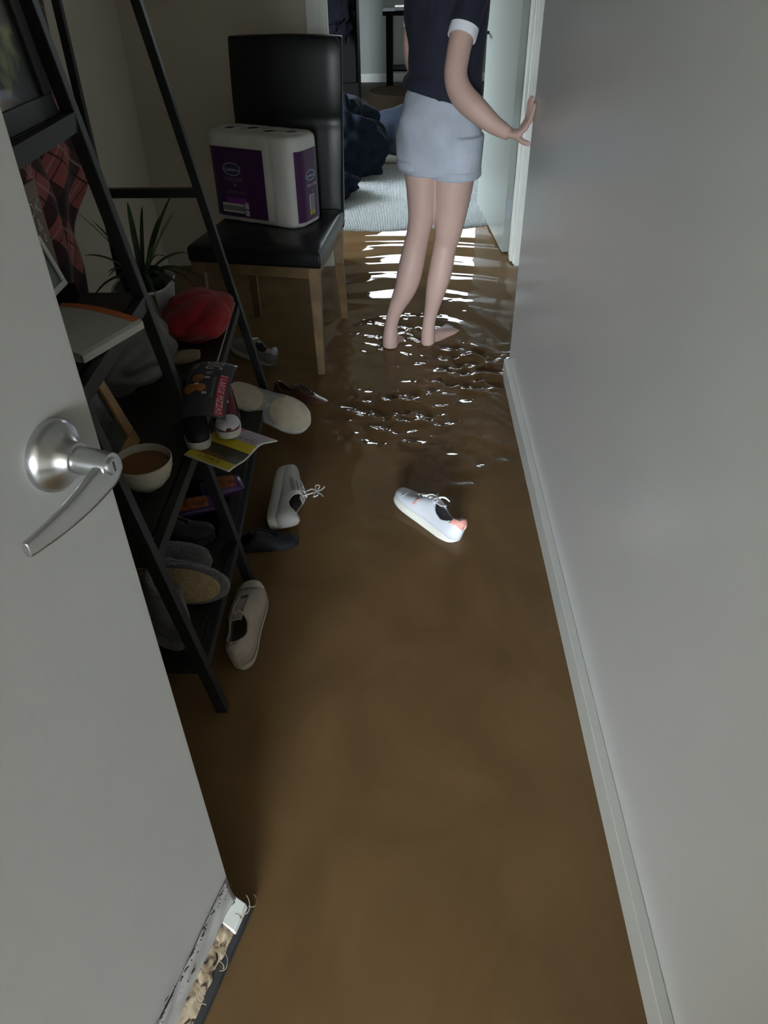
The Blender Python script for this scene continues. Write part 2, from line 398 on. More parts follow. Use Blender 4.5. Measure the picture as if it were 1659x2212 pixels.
# window in the far wall: two lights with a wide mullion
def window(n, x0, x1):
    b = bmesh.new()
    for a in ((x0, x0 + .05, 10.80, 10.90, 1.0, 2.3), (x1 - .05, x1, 10.80, 10.90, 1.0, 2.3), (x0, x1, 10.80, 10.90, 1.0, 1.05), (x0, x1, 10.80, 10.90, 2.25, 2.3)):
        box(b, *a)
    r = struct('window_%d' % n, b, 'trim')
    g = bpy.data.materials.get('window_glass')
    if not g:
        g = bpy.data.materials.new('window_glass'); g.use_nodes = True; t = g.node_tree; t.nodes.clear()
        o_ = t.nodes.new('ShaderNodeOutputMaterial'); mx = t.nodes.new('ShaderNodeMixShader'); tr = t.nodes.new('ShaderNodeBsdfTransparent'); gl = t.nodes.new('ShaderNodeBsdfGlossy')
        gl.inputs['Roughness'].default_value = .02; fr = t.nodes.new('ShaderNodeFresnel'); fr.inputs[0].default_value = 1.45
        t.links.new(fr.outputs[0], mx.inputs[0]); t.links.new(tr.outputs[0], mx.inputs[1]); t.links.new(gl.outputs[0], mx.inputs[2]); t.links.new(mx.outputs[0], o_.inputs[0])
    obj('pane', bx(x0 + .05, x1 - .05, 10.845, 10.851, 1.05, 2.25), g, r, world=True, smooth=False)
window(1, -1.3, .12)
struct('trim_1', bx(.12, .50, 10.8, 10.9, 1.0, 2.3), 'wallroom')
window(2, .50, 1.7)
# doorway architraves and jambs of the far door
b = bmesh.new()
box(b, -.455, -.395, 4.112, 4.13, -.02, 2.16); box(b, -.395, -.372, 4.118, 4.26, -.02, 2.13); box(b, -.372, -.360, 4.16, 4.20, -.02, 2.11)
box(b, -.455, .68, 4.112, 4.13, 2.10, 2.16); box(b, -.395, .66, 4.118, 4.26, 2.08, 2.10)
struct('trim_2', b, 'trim', bevel=.002)
b = bmesh.new()
box(b, .618, .679, 4.105, 4.2, .0, 2.10); box(b, .610, .640, 4.12, 4.30, .006, 2.08); box(b, .598, .610, 4.17, 4.22, .004, 2.08); box(b, .606, .80, 4.296, 4.325, -.02, 2.08)  # last box added behind the jamb to stop a light leak
struct('trim_3', b, 'trim', bevel=.002)
# outdoors by the front door; unseen walls and roof added to narrow the daylight
struct('ground', bx(-8, 8, -16, -.37, -.25, -.08), 'ground')
struct('wall_light_blocker_left', bx(-3.2, -3.05, -9, -.37, -.08, 2.42), 'wallw')
struct('wall_light_blocker_right', bx(.50, .65, -9, -.37, -.08, 2.42), 'wallw')
struct('ceiling_light_blocker', bx(-3.2, .65, -9, -.37, 2.42, 2.5), 'wallw')

# ---------------------------------------------------------------- flood water: real wave heights
def lines(segs):
    out = []
    for a, b_, st in segs:
        n = max(1, int(round((b_ - a) / st))); out += list(np.linspace(a, b_, n, endpoint=False))
    out.append(segs[-1][1]); return np.array(out)
xs = lines([(-1.335, -.55, .03), (-.55, .70, .0065), (.70, 2.4, .05)])
ys = lines([(-.245, 1.6, .02), (1.6, 4.8, .0065), (4.8, 5.7, .05)])
X, Y = np.meshgrid(xs, ys, indexing='ij')
Zw = np.zeros_like(X)
def ring(cx_, cy_, lam, amp, r0, r1, ph=0.):
    r = np.hypot(X - cx_, Y - cy_); e = np.exp(-((r - r0) / r1) ** 2)
    return amp * np.sin(2 * PI * r / lam + ph) * e
r = np.hypot(X - .08, Y - 3.12); ang = np.arctan2(Y - 3.12, X - .08)
up = np.clip((Y - 3.25) / .3, 0, 1) * np.clip((4.75 - Y) / .5 + .4, 0, 1)
Zw += up * (.0034 * np.sin(2 * PI * r / .26 + .6 + .5 * np.sin(2.2 * X + 1)) + .0007 * np.sin(2 * PI * (r + .05 * X) / .125 + 1.) + .0007 * np.sin(2 * PI * (Y + .13 * X) / .17))
Zw += ring(.05, 3.1, .21, .0075, .42, .10) * (.5 + .5 * np.tanh((Y - 3.0) * 5))
def chop(n, k0, k1, env, tot, dirs=None):
    out = np.zeros_like(X)
    for i in range(n):
        k = rng.uniform(k0, k1); th = rng.uniform(0, 2 * PI) if dirs is None else rng.normal(dirs, .7)
        out += np.sin(k * (X * math.cos(th) + Y * math.sin(th)) + rng.uniform(0, 6.28)) / k
    return env * out * tot / math.sqrt(n)
wx = X + .03 * np.sin(9 * Y + 3 * X) ; 
env = 1.15 * np.exp(-((X - .18) / .40) ** 2) * np.exp(-((Y - 2.95) / .42) ** 2) + .75 * np.exp(-((X - .08) / .40) ** 2) * np.exp(-((Y - 2.42) / .42) ** 2)
env = env * np.clip(.6 + .8 * np.sin(7 * X + 2.1) * np.sin(8 * Y + .7), .12, 1.6)
Zw += chop(26, 36, 90, env, .42, PI / 2) + chop(30, 80, 190, env, .30)
calm = np.clip((Y - 1.0) / 1.0, .25, 1) * np.clip((4.6 - Y) / .5, .3, 1)
Zw += chop(14, 12, 32, calm, .022, PI / 2)
# little wave train against the wall
Zw += .0016 * np.sin(2 * PI * (Y * .8 + X) / .055) * np.exp(-((X - .41) / .05) ** 2) * np.exp(-((Y - 2.55) / .22) ** 2)
me = bpy.data.meshes.new('floodwater')
nx, ny = X.shape
co = np.stack([X, Y, Zw], -1).reshape(-1, 3)
idx = np.arange(nx * ny).reshape(nx, ny)
q = np.stack([idx[:-1, :-1], idx[1:, :-1], idx[1:, 1:], idx[:-1, 1:]], -1).reshape(-1, 4)
cc = (X[:-1, :-1] > .438) & (Y[:-1, :-1] < 2.80)      # nothing inside the wall
cc |= (Y[:-1, :-1] > 4.13) & (Y[:-1, :-1] < 4.25) & (X[:-1, :-1] < -.40)
cc |= (X[:-1, :-1] > .68) & (Y[:-1, :-1] < 4.25)
q = q[~cc.reshape(-1)]
me.from_pydata(co.tolist(), [], q.tolist()); me.materials.append(M['water'])
for p in me.polygons: p.use_smooth = True
wo = bpy.data.objects.new('floodwater', me); COL.objects.link(wo)
tagp(wo, 'muddy brown floodwater covering the whole hallway floor, rippling around the person', 'water', kind='stuff')

# ---------------------------------------------------------------- near door (front door, standing open)
P0 = Vector((-.315, .645, 0)); D = Vector((-.279, -.960, 0)).normalized(); N = Vector((D.y * -1, D.x, 0))   # N faces the camera side
def dp(s, off, z): return P0 + D * s + N * off + Vector((0, 0, z))
dr = thing('door_1', 'open white front door with lever handle and rotted chipped lower edge', 'door', P0 + D * .82)
dr['kind'] = 'structure'
def dbox(bm, s0, s1, o0, o1, z0, z1, mi=0):
    vs = [bm.verts.new(dp(s, o, z)) for z in (z0, z1) for o in (o0, o1) for s in (s0, s1)]
    for f in ((0, 1, 3, 2), (4, 6, 7, 5), (0, 4, 5, 1), (2, 3, 7, 6), (0, 2, 6, 4), (1, 5, 7, 3)):
        bm.faces.new([vs[i] for i in f]).material_index = mi
    return bm
obj('door_leaf', dbox(bmesh.new(), 0, .82, -.038, 0, .012, 2.05), 'door', dr, world=True, smooth=False, bevel=.0015)
# peeling, swollen lower skin
def skin_fn(s, t):                     # t 0 = water line, 1 = speckled crack
    z = .008 + .105 * t + .006 * noise.noise(Vector((s * 9, 1, 0)))
    off = .002 + .012 * max(0, 1 - t) ** 1.5 + .004 * noise.noise(Vector((s * 22, t * 4, 2)))
    return dp(s, max(off, .0012), z)
def skin_fn2(s, t): return skin_fn(s, .34 + .66 * t + .10 * noise.noise(Vector((s * 30, 7, 0))) * (1 - t))
obj('peeling_skin', patch_bm(skin_fn2, .004, .82, 0, 1, 90, 8), 'door', dr, world=True, solid=.0015)
def core_fn(s, t):
    jag = .006 * noise.noise(Vector((s * 35, 3, 0)))
    z = .052 - .042 * t + jag * (1 - t); off = .004 + .024 * max(t, 0) ** .8 + .004 * noise.noise(Vector((s * 40, t * 5, 5)))
    return dp(s, off, z)
obj('exposed_core', patch_bm(core_fn, .010, .82, -.15, 1.1, 120, 10), 'chip', dr, world=True, solid=.002)
# dark cracks and chips along the upper edge of the swelling
b = bmesh.new()
for i in range(130):
    s = .004 + i * .0030 + random.uniform(-.004, .004); z = .118 + .03 * s + .008 * math.sin(s * 31) + random.uniform(-.010, .006) - .02 * math.exp(-s * 40)
    L_ = random.choice((.0012, .002, .003, .006)) * random.uniform(.6, 1.3); h_ = random.uniform(.0006, .0024); z += random.choice((0, 0, 0, .012, -.012, -.03)) * random.random()
    if random.random() < .38: continue
    pts = [dp(s + L_ * math.cos(a) * random.uniform(.6, 1.3), .0062, z + h_ * math.sin(a) + L_ * .5 * math.cos(a)) for a in [2 * PI * k / 7 for k in range(7)]]
    pt2 = [p + N * .0012 for p in pts]; rings(b, [pts, pt2])
obj('dark_chips', b, 'stripe', dr, world=True, smooth=False)
b = bmesh.new()
for s0, z0, ds, dz in ((.02, .03, -.018, .03), (.03, .05, .012, .022), (.11, .03, .006, .026), (.115, .02, -.02, .02), (.165, .045, .02, .01), (.0, .02, -.02, -.004)):
    p = [dp(s0 + ds * t + .004 * math.sin(5 * t), .03 + .012 * math.sin(PI * t), z0 + dz * t) for t in [k / 8 for k in range(9)]]
    tube(b, p, .0009, 5)
obj('wood_splinters', b, 'tan', dr, world=True)
b = bmesh.new()
rings(b, [[dp(s, .001, .055), dp(s, .028, .030), dp(s, .030, .0), dp(s, .0, -.03)] for s in (.001, .052)])
obj('white_corner_piece', b, 'trim', dr, world=True, bevel=.002)
b = bmesh.new()
rings(b, [[dp(s, .022, .022), dp(s, .036, .010), dp(s, .038, -.03), dp(s, .0, -.03), dp(s, .0, .018)] for s in (-.006, .81)])
obj('door_seal', b, 'seal', dr, world=True, bevel=.002)
# lever handle
Rm = Matrix((( D.x, 0, N.x), (D.y, 0, N.y), (0, 1, 0)))      # local x = along D, y = up, z = out of the door
RMm = Matrix.Translation(dp(.066, 0, 1.066)) @ Rm.to_4x4()
def hxf(bm):
    bmesh.ops.transform(bm, matrix=RMm, verts=bm.verts); return bm
b = hxf(lathe(bmesh.new(), [(.0355, 0), (.0358, .004), (.0350, .008), (.031, .012), (.024, .018), (.018, .024), (.0165, .030), (.015, .0305)], n=56))
hd = obj('lever_handle', b, 'steel', dr, world=True)
b = bmesh.new(); rs = []
for i in range(25):
    t = i / 24; x = -.013 + t * .118; yc = -.004 - .018 * t - .004 * math.sin(PI * t)
    hw = (.0165 if t > .1 else .0165 * (1 - (1 - t / .1) ** 2 * .5)) * (1 - .52 * max(0, t - .1) / .9); hz = .0075 - .0035 * t
    zc = .060 - .004 * t - .010 * t * t; sgn = lambda v, e: math.copysign(abs(v) ** e, v)
    rs.append([(x, yc + hw * sgn(math.cos(a), .75), zc + hz * sgn(math.sin(a), .5)) for a in [2 * PI * k / 20 for k in range(20)]])
rings(b, rs)
obj('lever', hxf(b), 'steel', hd, world=True, bevel=.001)
obj('neck', hxf(lathe(bmesh.new(), [(.0135, .028), (.0135, .050), (.0125, .066)], n=32)), 'steel', hd, world=True)
obj('lock_cylinder', hxf(lathe(bmesh.new(), [(.0085, .060), (.0085, .0675), (.0075, .0685)], n=28)), 'steel', hd, world=True)
b = bmesh.new(); box(b, -.0012, .0012, -.005, .005, .0684, .0690)
obj('keyhole', hxf(b), 'steeld', hd, world=True, smooth=False)

# ---------------------------------------------------------------- far door leaf
d2 = thing('door_2', 'grey-green inner door standing open at the end of the hallway', 'door', (.606, 4.29, .02)); d2['kind'] = 'structure'
hp = Vector((.604, 4.31, 0)); dv = Vector((-.066, .998, 0)).normalized(); dn_ = Vector((-dv.y, dv.x, 0))
def d2p(s, o, z): return hp + dv * s + dn_ * o + Vector((0, 0, z))
b = bmesh.new(); rings(b, [[d2p(0, 0, z), d2p(1.0, 0, z), d2p(1.0, .036, z), d2p(0, .036, z)] for z in (.012, 2.06)])
obj('door_leaf', b, 'door2', d2, world=True, smooth=False)
b = bmesh.new(); rings(b, [[d2p(-.004, .003, z), d2p(.0005, .003, z), d2p(.0005, .030, z), d2p(-.004, .030, z)] for z in (.20, .30)])
obj('hinge', b, 'hinge', d2, world=True, smooth=False)
b = bmesh.new(); tube(b, [d2p(.93, .036, 1.0), d2p(.93, .09, 1.0)], .009, 12); tube(b, spline([d2p(.93, .09, 1.0), d2p(.88, .094, 1.0), d2p(.82, .09, .995)], 5), .008, 12)
obj('door_handle', b, 'black', d2, world=True)

# ---------------------------------------------------------------- ladder shelf
sh = thing('ladder_shelf', 'black metal ladder shelf unit with dark boards behind the front door', 'shelf', (-.6, 1.75, -.05))
FR = {'a': (1.10, -.428, -.150), 'b': (1.533, -.433, -.157), 'c': (2.395, -.475, -.184)}   # y, x at z=0, slope
def fx(k, z): return FR[k][1] + FR[k][2] * z
for k in 'abc':
    y = FR[k][0]
    obj('post', beam(bmesh.new(), (fx(k, -.05), y, -.05), (fx(k, 1.72), y, 1.72), .026, .026, (0, 1, 0)), 'black', sh, world=True, smooth=False, bevel=.002)
    obj('post', beam(bmesh.new(), (-.935, y, -.05), (-.935, y, 1.75), .022, .022, (0, 1, 0)), 'black', sh, world=True, smooth=False, bevel=.002)
LV = {'a': (.165, .487, .851, 1.203, 1.6), 'b': (.165, .487, .851, 1.203, 1.6), 'c': (.165, .487, .851, 1.6)}
for k in 'abc':
    for z in LV[k]:
        y = FR[k][0]
        obj('rail', beam(bmesh.new(), (-.935, y, z - .013), (fx(k, z), y, z - .013), .022, .026), 'black', sh, world=True, smooth=False)
for z in (.165, .487, .851, 1.203, 1.6):
    obj('rail', beam(bmesh.new(), (fx('a', z) + .004, 1.10, z - .015), (fx('b', z) + .004, 1.533, z - .015), .018, .032), 'black', sh, world=True, smooth=False)
    xe = min(fx('a', z), fx('b', z)) - .008
    obj('board', bx(-.93, xe, 1.11, 1.523, z - .014, z), 'shelf', sh, world=True, smooth=False, bevel=.001)
for z in (.165, .487):
    b = bmesh.new(); y0, y1 = 1.543, 2.383
    rings(b, [[(-.93, y0, h), (fx('b', z) - .004, y0, h), (fx('c', z) - .004, y1, h), (-.93, y1, h)] for h in (z - .014, z)])
    obj('board', b, 'shelf', sh, world=True, smooth=False, bevel=.001)
    obj('rail', beam(bmesh.new(), (fx('b', z) + .004, 1.533, z - .018), (fx('c', z) + .004, 2.395, z - .018), .014, .030), 'black', sh, world=True, smooth=False)
obj('edge_strip', beam(bmesh.new(), (fx('b', .487) - .001, 1.545, .4885), (fx('c', .487) - .001, 2.38, .4885), .003, .003), 'paper', sh, world=True, smooth=False)
obj('rail', beam(bmesh.new(), (-.935, 1.10, 1.5), (-.935, 2.395, 1.5), .02, .02), 'black', sh, world=True, smooth=False)

# ---------------------------------------------------------------- plaid blanket over the back rail
def blanket(u, v):          # u along y, v downwards
    y = 1.16 + u * 1.26; z = 1.51 - v
    edge = 2.44 - max(0, v - .25) * .30 - .02 * math.sin(v * 9)
    y = 1.16 + u * (edge - 1.16)
    f = .020 * math.sin(y * 22 + 1.5 * math.sin(v * 5)) + .012 * math.sin(y * 47 + v * 6) + .02 * noise.noise(Vector((y * 6, v * 6, 0)))
    return (-.982 + f * (.35 + min(v, .65)), y, z - .03 * math.sin(u * 9) * v)
bm = bmesh.new(); NU, NV = 90, 60
g = [[bm.verts.new(blanket(i / NU, .92 * j / NV)) for j in range(NV + 1)] for i in range(NU + 1)]
L = bm.loops.layers.uv.verify()
for i in range(NU):
    for j in range(NV):
        f = bm.faces.new((g[i][j], g[i + 1][j], g[i + 1][j + 1], g[i][j + 1]))
        for lp, (a, c) in zip(f.loops, ((i, j), (i + 1, j), (i + 1, j + 1), (i, j + 1))):
            uu, vv = 1.27 * a / NU, .92 * c / NV
            lp[L].uv = (uu * .82 + vv * .57, -uu * .57 + vv * .82)
o = obj('plaid_blanket', bm, 'plaid', solid=.006, origin=(-.98, 1.8, .6)); tagp(o, 'red and black plaid blanket hanging from the back of the ladder shelf', 'blanket')

# ---------------------------------------------------------------- dining chair
YAW = -.115
ch = thing('dining_chair', 'high-backed black leather dining chair with oak legs holding the tissue pack', 'chair', (-.55, 3.08, -.05))
def hexa(bm, lo, hi):
    return rings(bm, [lo, hi])
st = [(-.845, 2.885), (-.315, 2.79), (-.262, 3.35), (-.735, 3.40)]
def inset(q, d):
    c = (sum(p[0] for p in q) / 4, sum(p[1] for p in q) / 4)
    return [(p[0] + (c[0] - p[0]) * d, p[1] + (c[1] - p[1]) * d) for p in q]
b = bmesh.new(); lv = []
for z, d in ((.452, .03), (.46, .0), (.505, .0), (.517, .03), (.524, .10), (.527, .25)):
    q4 = inset(st, d); ring_ = []
    for i in range(4):
        for k in range(6):
            a, c = q4[i], q4[(i + 1) % 4]; t = k / 6
            ring_.append((a[0] + (c[0] - a[0]) * t, a[1] + (c[1] - a[1]) * t, z))
    lv.append(ring_)
rings(b, lv); obj('seat', b, 'leather', ch, world=True, bevel=.008)
# backrest: curved, leaning back slightly, with a horizontal crease
b = bmesh.new(); rs = []
prof = [(.44, 0), (.52, 0), (.62, .002), (.72, .004), (.80, .000), (.845, -.006), (.862, -.012), (.88, -.006), (.93, .002), (1.0, .004), (1.08, .002), (1.135, -.004), (1.155, -.014)]
for z, pf in prof:
    lean = (z - .44) * .02; ring_ = []
    wl, wr = -.718 + .035 * (z - .44), -.262 + .03 * (z - .44)
    for side in (0, 1):
        for k in range(15):
            t = k / 14 if side == 0 else 1 - k / 14
            x = wl + (wr - wl) * t; crown = .012 * (1 - (2 * t - 1) ** 2) + .02 * math.exp(-((2 * t - 1) / .1) ** 2) * 0
            y = 3.385 - t * .045 + lean
            y += (-pf * .9 - crown * .3) if side == 0 else .062 + pf * .3
            e = .010 if (k in (0, 14)) else 0
            y += e if side == 0 else -e
            ring_.append((x, y, z + (.006 * (1 - (2 * t - 1) ** 2) if z > 1.1 else 0)))
    rs.append(ring_)
rings(b, rs); obj('backrest', b, 'leather', ch, world=True, bevel=.006)
b = bmesh.new(); tube(b, [(-.272, 3.350, .50), (-.255, 3.348, .80), (-.243, 3.352, 1.13), (-.262, 3.353, 1.155), (-.45, 3.372, 1.162), (-.68, 3.395, 1.155)], .0035, 6)
obj('piping', b, 'leather', ch, world=True)
def leg(x0, y0, x1, y1):
    b = bmesh.new(); rings(b, [[(x + sx_ * h, y + sy_ * h, z) for sx_, sy_ in ((-1, -1), (1, -1), (1, 1), (-1, 1))] for x, y, z, h in ((x1, y1, -.05, .014), (x0, y0, .30, .020), (x0, y0, .455, .0235))])
    obj('leg', b, 'oak', ch, world=True, smooth=False, bevel=.002)
leg(-.343, 2.825, -.343, 2.825); leg(-.815, 2.915, -.815, 2.905); leg(-.29, 3.33, -.28, 3.42); leg(-.70, 3.375, -.71, 3.45)
b = bmesh.new()
for a, c in (((-.343, 2.825), (-.815, 2.915)), ((-.343, 2.825), (-.29, 3.33)), ((-.815, 2.915), (-.70, 3.375)), ((-.29, 3.33), (-.70, 3.375))):
    beam(b, (*a, .43), (*c, .43), .02, .045)
obj('apron', b, 'oak', ch, world=True, smooth=False)

# ---------------------------------------------------------------- tissue pack
u_ = Vector((-.905, .425, 0)).normalized(); v_ = Vector((u_.y, -u_.x, 0)); 
tp = thing('toilet_roll_pack', 'purple and white shrink-wrapped pack of toilet rolls on the black chair seat', 'toilet paper', (-.565, 3.205, .527), axes(-u_, (0, 0, 1)))
# local x runs left->right along the front (-u), y towards the chair back
W_, T_, HH, RR = .43, .20, .335, .062
def outline(n_arc=7):
    pts = []
    for cx_, cy_, a0 in ((W_ / 2 - RR, -T_ / 2 + RR, -PI / 2), (W_ / 2 - RR, T_ / 2 - RR, 0), (-W_ / 2 + RR, T_ / 2 - RR, PI / 2), (-W_ / 2 + RR, -T_ / 2 + RR, PI)):
        for k in range(n_arc + 1):
            a = a0 + PI / 2 * k / n_arc; pts.append((cx_ + RR * math.cos(a), cy_ + RR * math.sin(a)))
    return pts
def resample(p, n):
    P_ = [Vector((*q, 0)) for q in p]; P_.append(P_[0]); L_ = [0]
    for a, c in zip(P_, P_[1:]): L_.append(L_[-1] + (c - a).length)
    out = []
    for i in range(n):
        t = L_[-1] * i / n; j = 0
        while L_[j + 1] < t: j += 1
        f_ = (t - L_[j]) / (L_[j + 1] - L_[j] + 1e-9); out.append(P_[j].lerp(P_[j + 1], f_))
    return out, L_[-1]
OL, PER = resample(outline(), 160)
def pk(s, z, off=0.):
    """s = arc length from the start of the front-right corner; positive counter-clockwise."""
    t = (s / PER % 1) * 160; i = int(t); f_ = t - i; a, c = OL[i % 160], OL[(i + 1) % 160]; p = a.lerp(c, f_)
    d_ = (c - a).normalized(); n_ = Vector((d_.y, -d_.x, 0))
    g_ = -.0045 * (max(0, math.cos(p.x * 2 * PI / .098)) ** 6) - .0035 * math.exp(-((z % .1117) - 0) ** 2 / .00002) * (1 if .02 < z < .31 else 0)
    p = p + n_ * (off + (g_ if off < .0011 else 0)); return (p.x, p.y, z)
b = bmesh.new(); rs = []
for z, of in ((.0, -.03), (.002, -.012), (.008, -.003), (.02, 0)) + tuple((.02 + .0115 * k, 0) for k in range(1, 26)) + ((.318, -.001), (.328, -.006), (.333, -.014), (.335, -.028)):
    rs.append([pk(PER * k / 160, z, of) for k in range(160)])
rings(b, rs); obj('wrap', b, 'tissue', tp)
for i, (rx, ry) in enumerate(((-.14, -.01), (-.047, .02), (.047, -.01), (.135, .015))):
    obj('roll_end', lathe(bmesh.new(), [(.021, 0), (.021, .002), (.040, .004), (.046, .0015), (.046, -.002)], (rx, ry, .335), n=28), 'tissue', tp)
# where is the front? outline starts at bottom of the right front corner; front face lies at s in (PER - frontlen, PER)
FL = W_ - 2 * RR
def front(x, z, off=.0015): return pk(PER - (W_ / 2 - RR) + x, z, off)
def side(y, z, off=.0015): return pk(PI / 2 * RR + (T_ / 2 - RR) + y, z, off)
b = patch_bm(lambda s, z: front(s, z, .0012), -.185, .068, .022, .285, 60, 24); obj('printed_panel', b, 'purple', tp)
b = patch_bm(lambda s, z: side(s, z, .0012), -.085, .085, .022, .285, 50, 24); obj('printed_panel', b, 'purple', tp)
def ell(fn, cx_, cz_, a, c, off, bm, mi=0, ring_w=None):
    n = 36
    if ring_w:
        o_ = [bm.verts.new(fn(cx_ + a * math.cos(t), cz_ + c * math.sin(t), off)) for t in [2 * PI * k / n for k in range(n)]]
        i_ = [bm.verts.new(fn(cx_ + (a - ring_w) * math.cos(t), cz_ + (c - ring_w) * math.sin(t), off)) for t in [2 * PI * k / n for k in range(n)]]
        for k in range(n): bm.faces.new((o_[k], o_[(k + 1) % n], i_[(k + 1) % n], i_[k])).material_index = mi
    else:
        bm.faces.new([bm.verts.new(fn(cx_ + a * math.cos(t), cz_ + c * math.sin(t), off)) for t in [2 * PI * k / n for k in range(n)]]).material_index = mi
for fn, ox, sc in ((front, -.085, 1.), (side, .0, .8)):
    b = bmesh.new(); mats = ['dblue', 'ink', 'greyprint', 'purple2', 'yellow']
    cz0 = .205 if fn is front else .190
    ell(fn, ox, cz0, .040 * sc, .022 * sc, .0022, b, 0); ell(fn, ox, cz0, .042 * sc, .024 * sc, .0024, b, 1, .0022)
    text_bm('Confidence', .0165 * sc, fn=lambda x, y, z: fn(ox + x, cz0 - .002 + y, .0027), bm=b, mi=1)
    text_bm('Extra Soft', .021 * sc, fn=lambda x, y, z: fn(ox + x + .005, cz0 - .036 + y, .0024), bm=b, mi=1 if fn is side else 2)
    text_bm('TOILET TISSUE', .0065 * sc, fn=lambda x, y, z: fn(ox + x + .005, cz0 - .047 + y, .0024), bm=b, mi=2)
    text_bm('18', .012 * sc, fn=lambda x, y, z: fn(ox + x + .008, cz0 - .060 + y, .0024), bm=b, mi=1)
    if fn is front:
        for k in range(6): ell(fn, ox - .035 + k * .0165 + .005, .118, .006, .006, .0024, b, 2, .0015)
        patch_bm(lambda s, z: fn(s, z, .0022), ox - .040, ox + .055, .075, .098, 8, 4, b, 3)
        patch_bm(lambda s, z: fn(s, z, .0022), ox - .065, ox + .040, .038, .074, 8, 4, b, 1)
        patch_bm(lambda s, z: fn(s, z, .0026), ox - .063, ox + .040, .046, .066, 8, 4, b, 2)
        patch_bm(lambda s, z: fn(s, z, .0022), ox + .044, ox + .064, .057, .084, 4, 4, b, 1)
        patch_bm(lambda s, z: fn(s, z, .0022), ox + .044, ox + .064, .030, .053, 4, 4, b, 1)
    else:
        patch_bm(lambda s, z: fn(s, z, .0022), -.018, .020, .058, .118, 6, 4, b, 1)
        patch_bm(lambda s, z: fn(s, z, .0026), -.012, .020, .060, .116, 6, 4, b, 2)
        patch_bm(lambda s, z: fn(s, z, .0022), -.018, .020, .042, .056, 6, 4, b, 4)
        text_bm('18PK', .011, fn=lambda x, y, z: fn(.001 + x, .049 + y, .0027), bm=b, mi=0)
    obj('print', b, mats, tp, smooth=False)

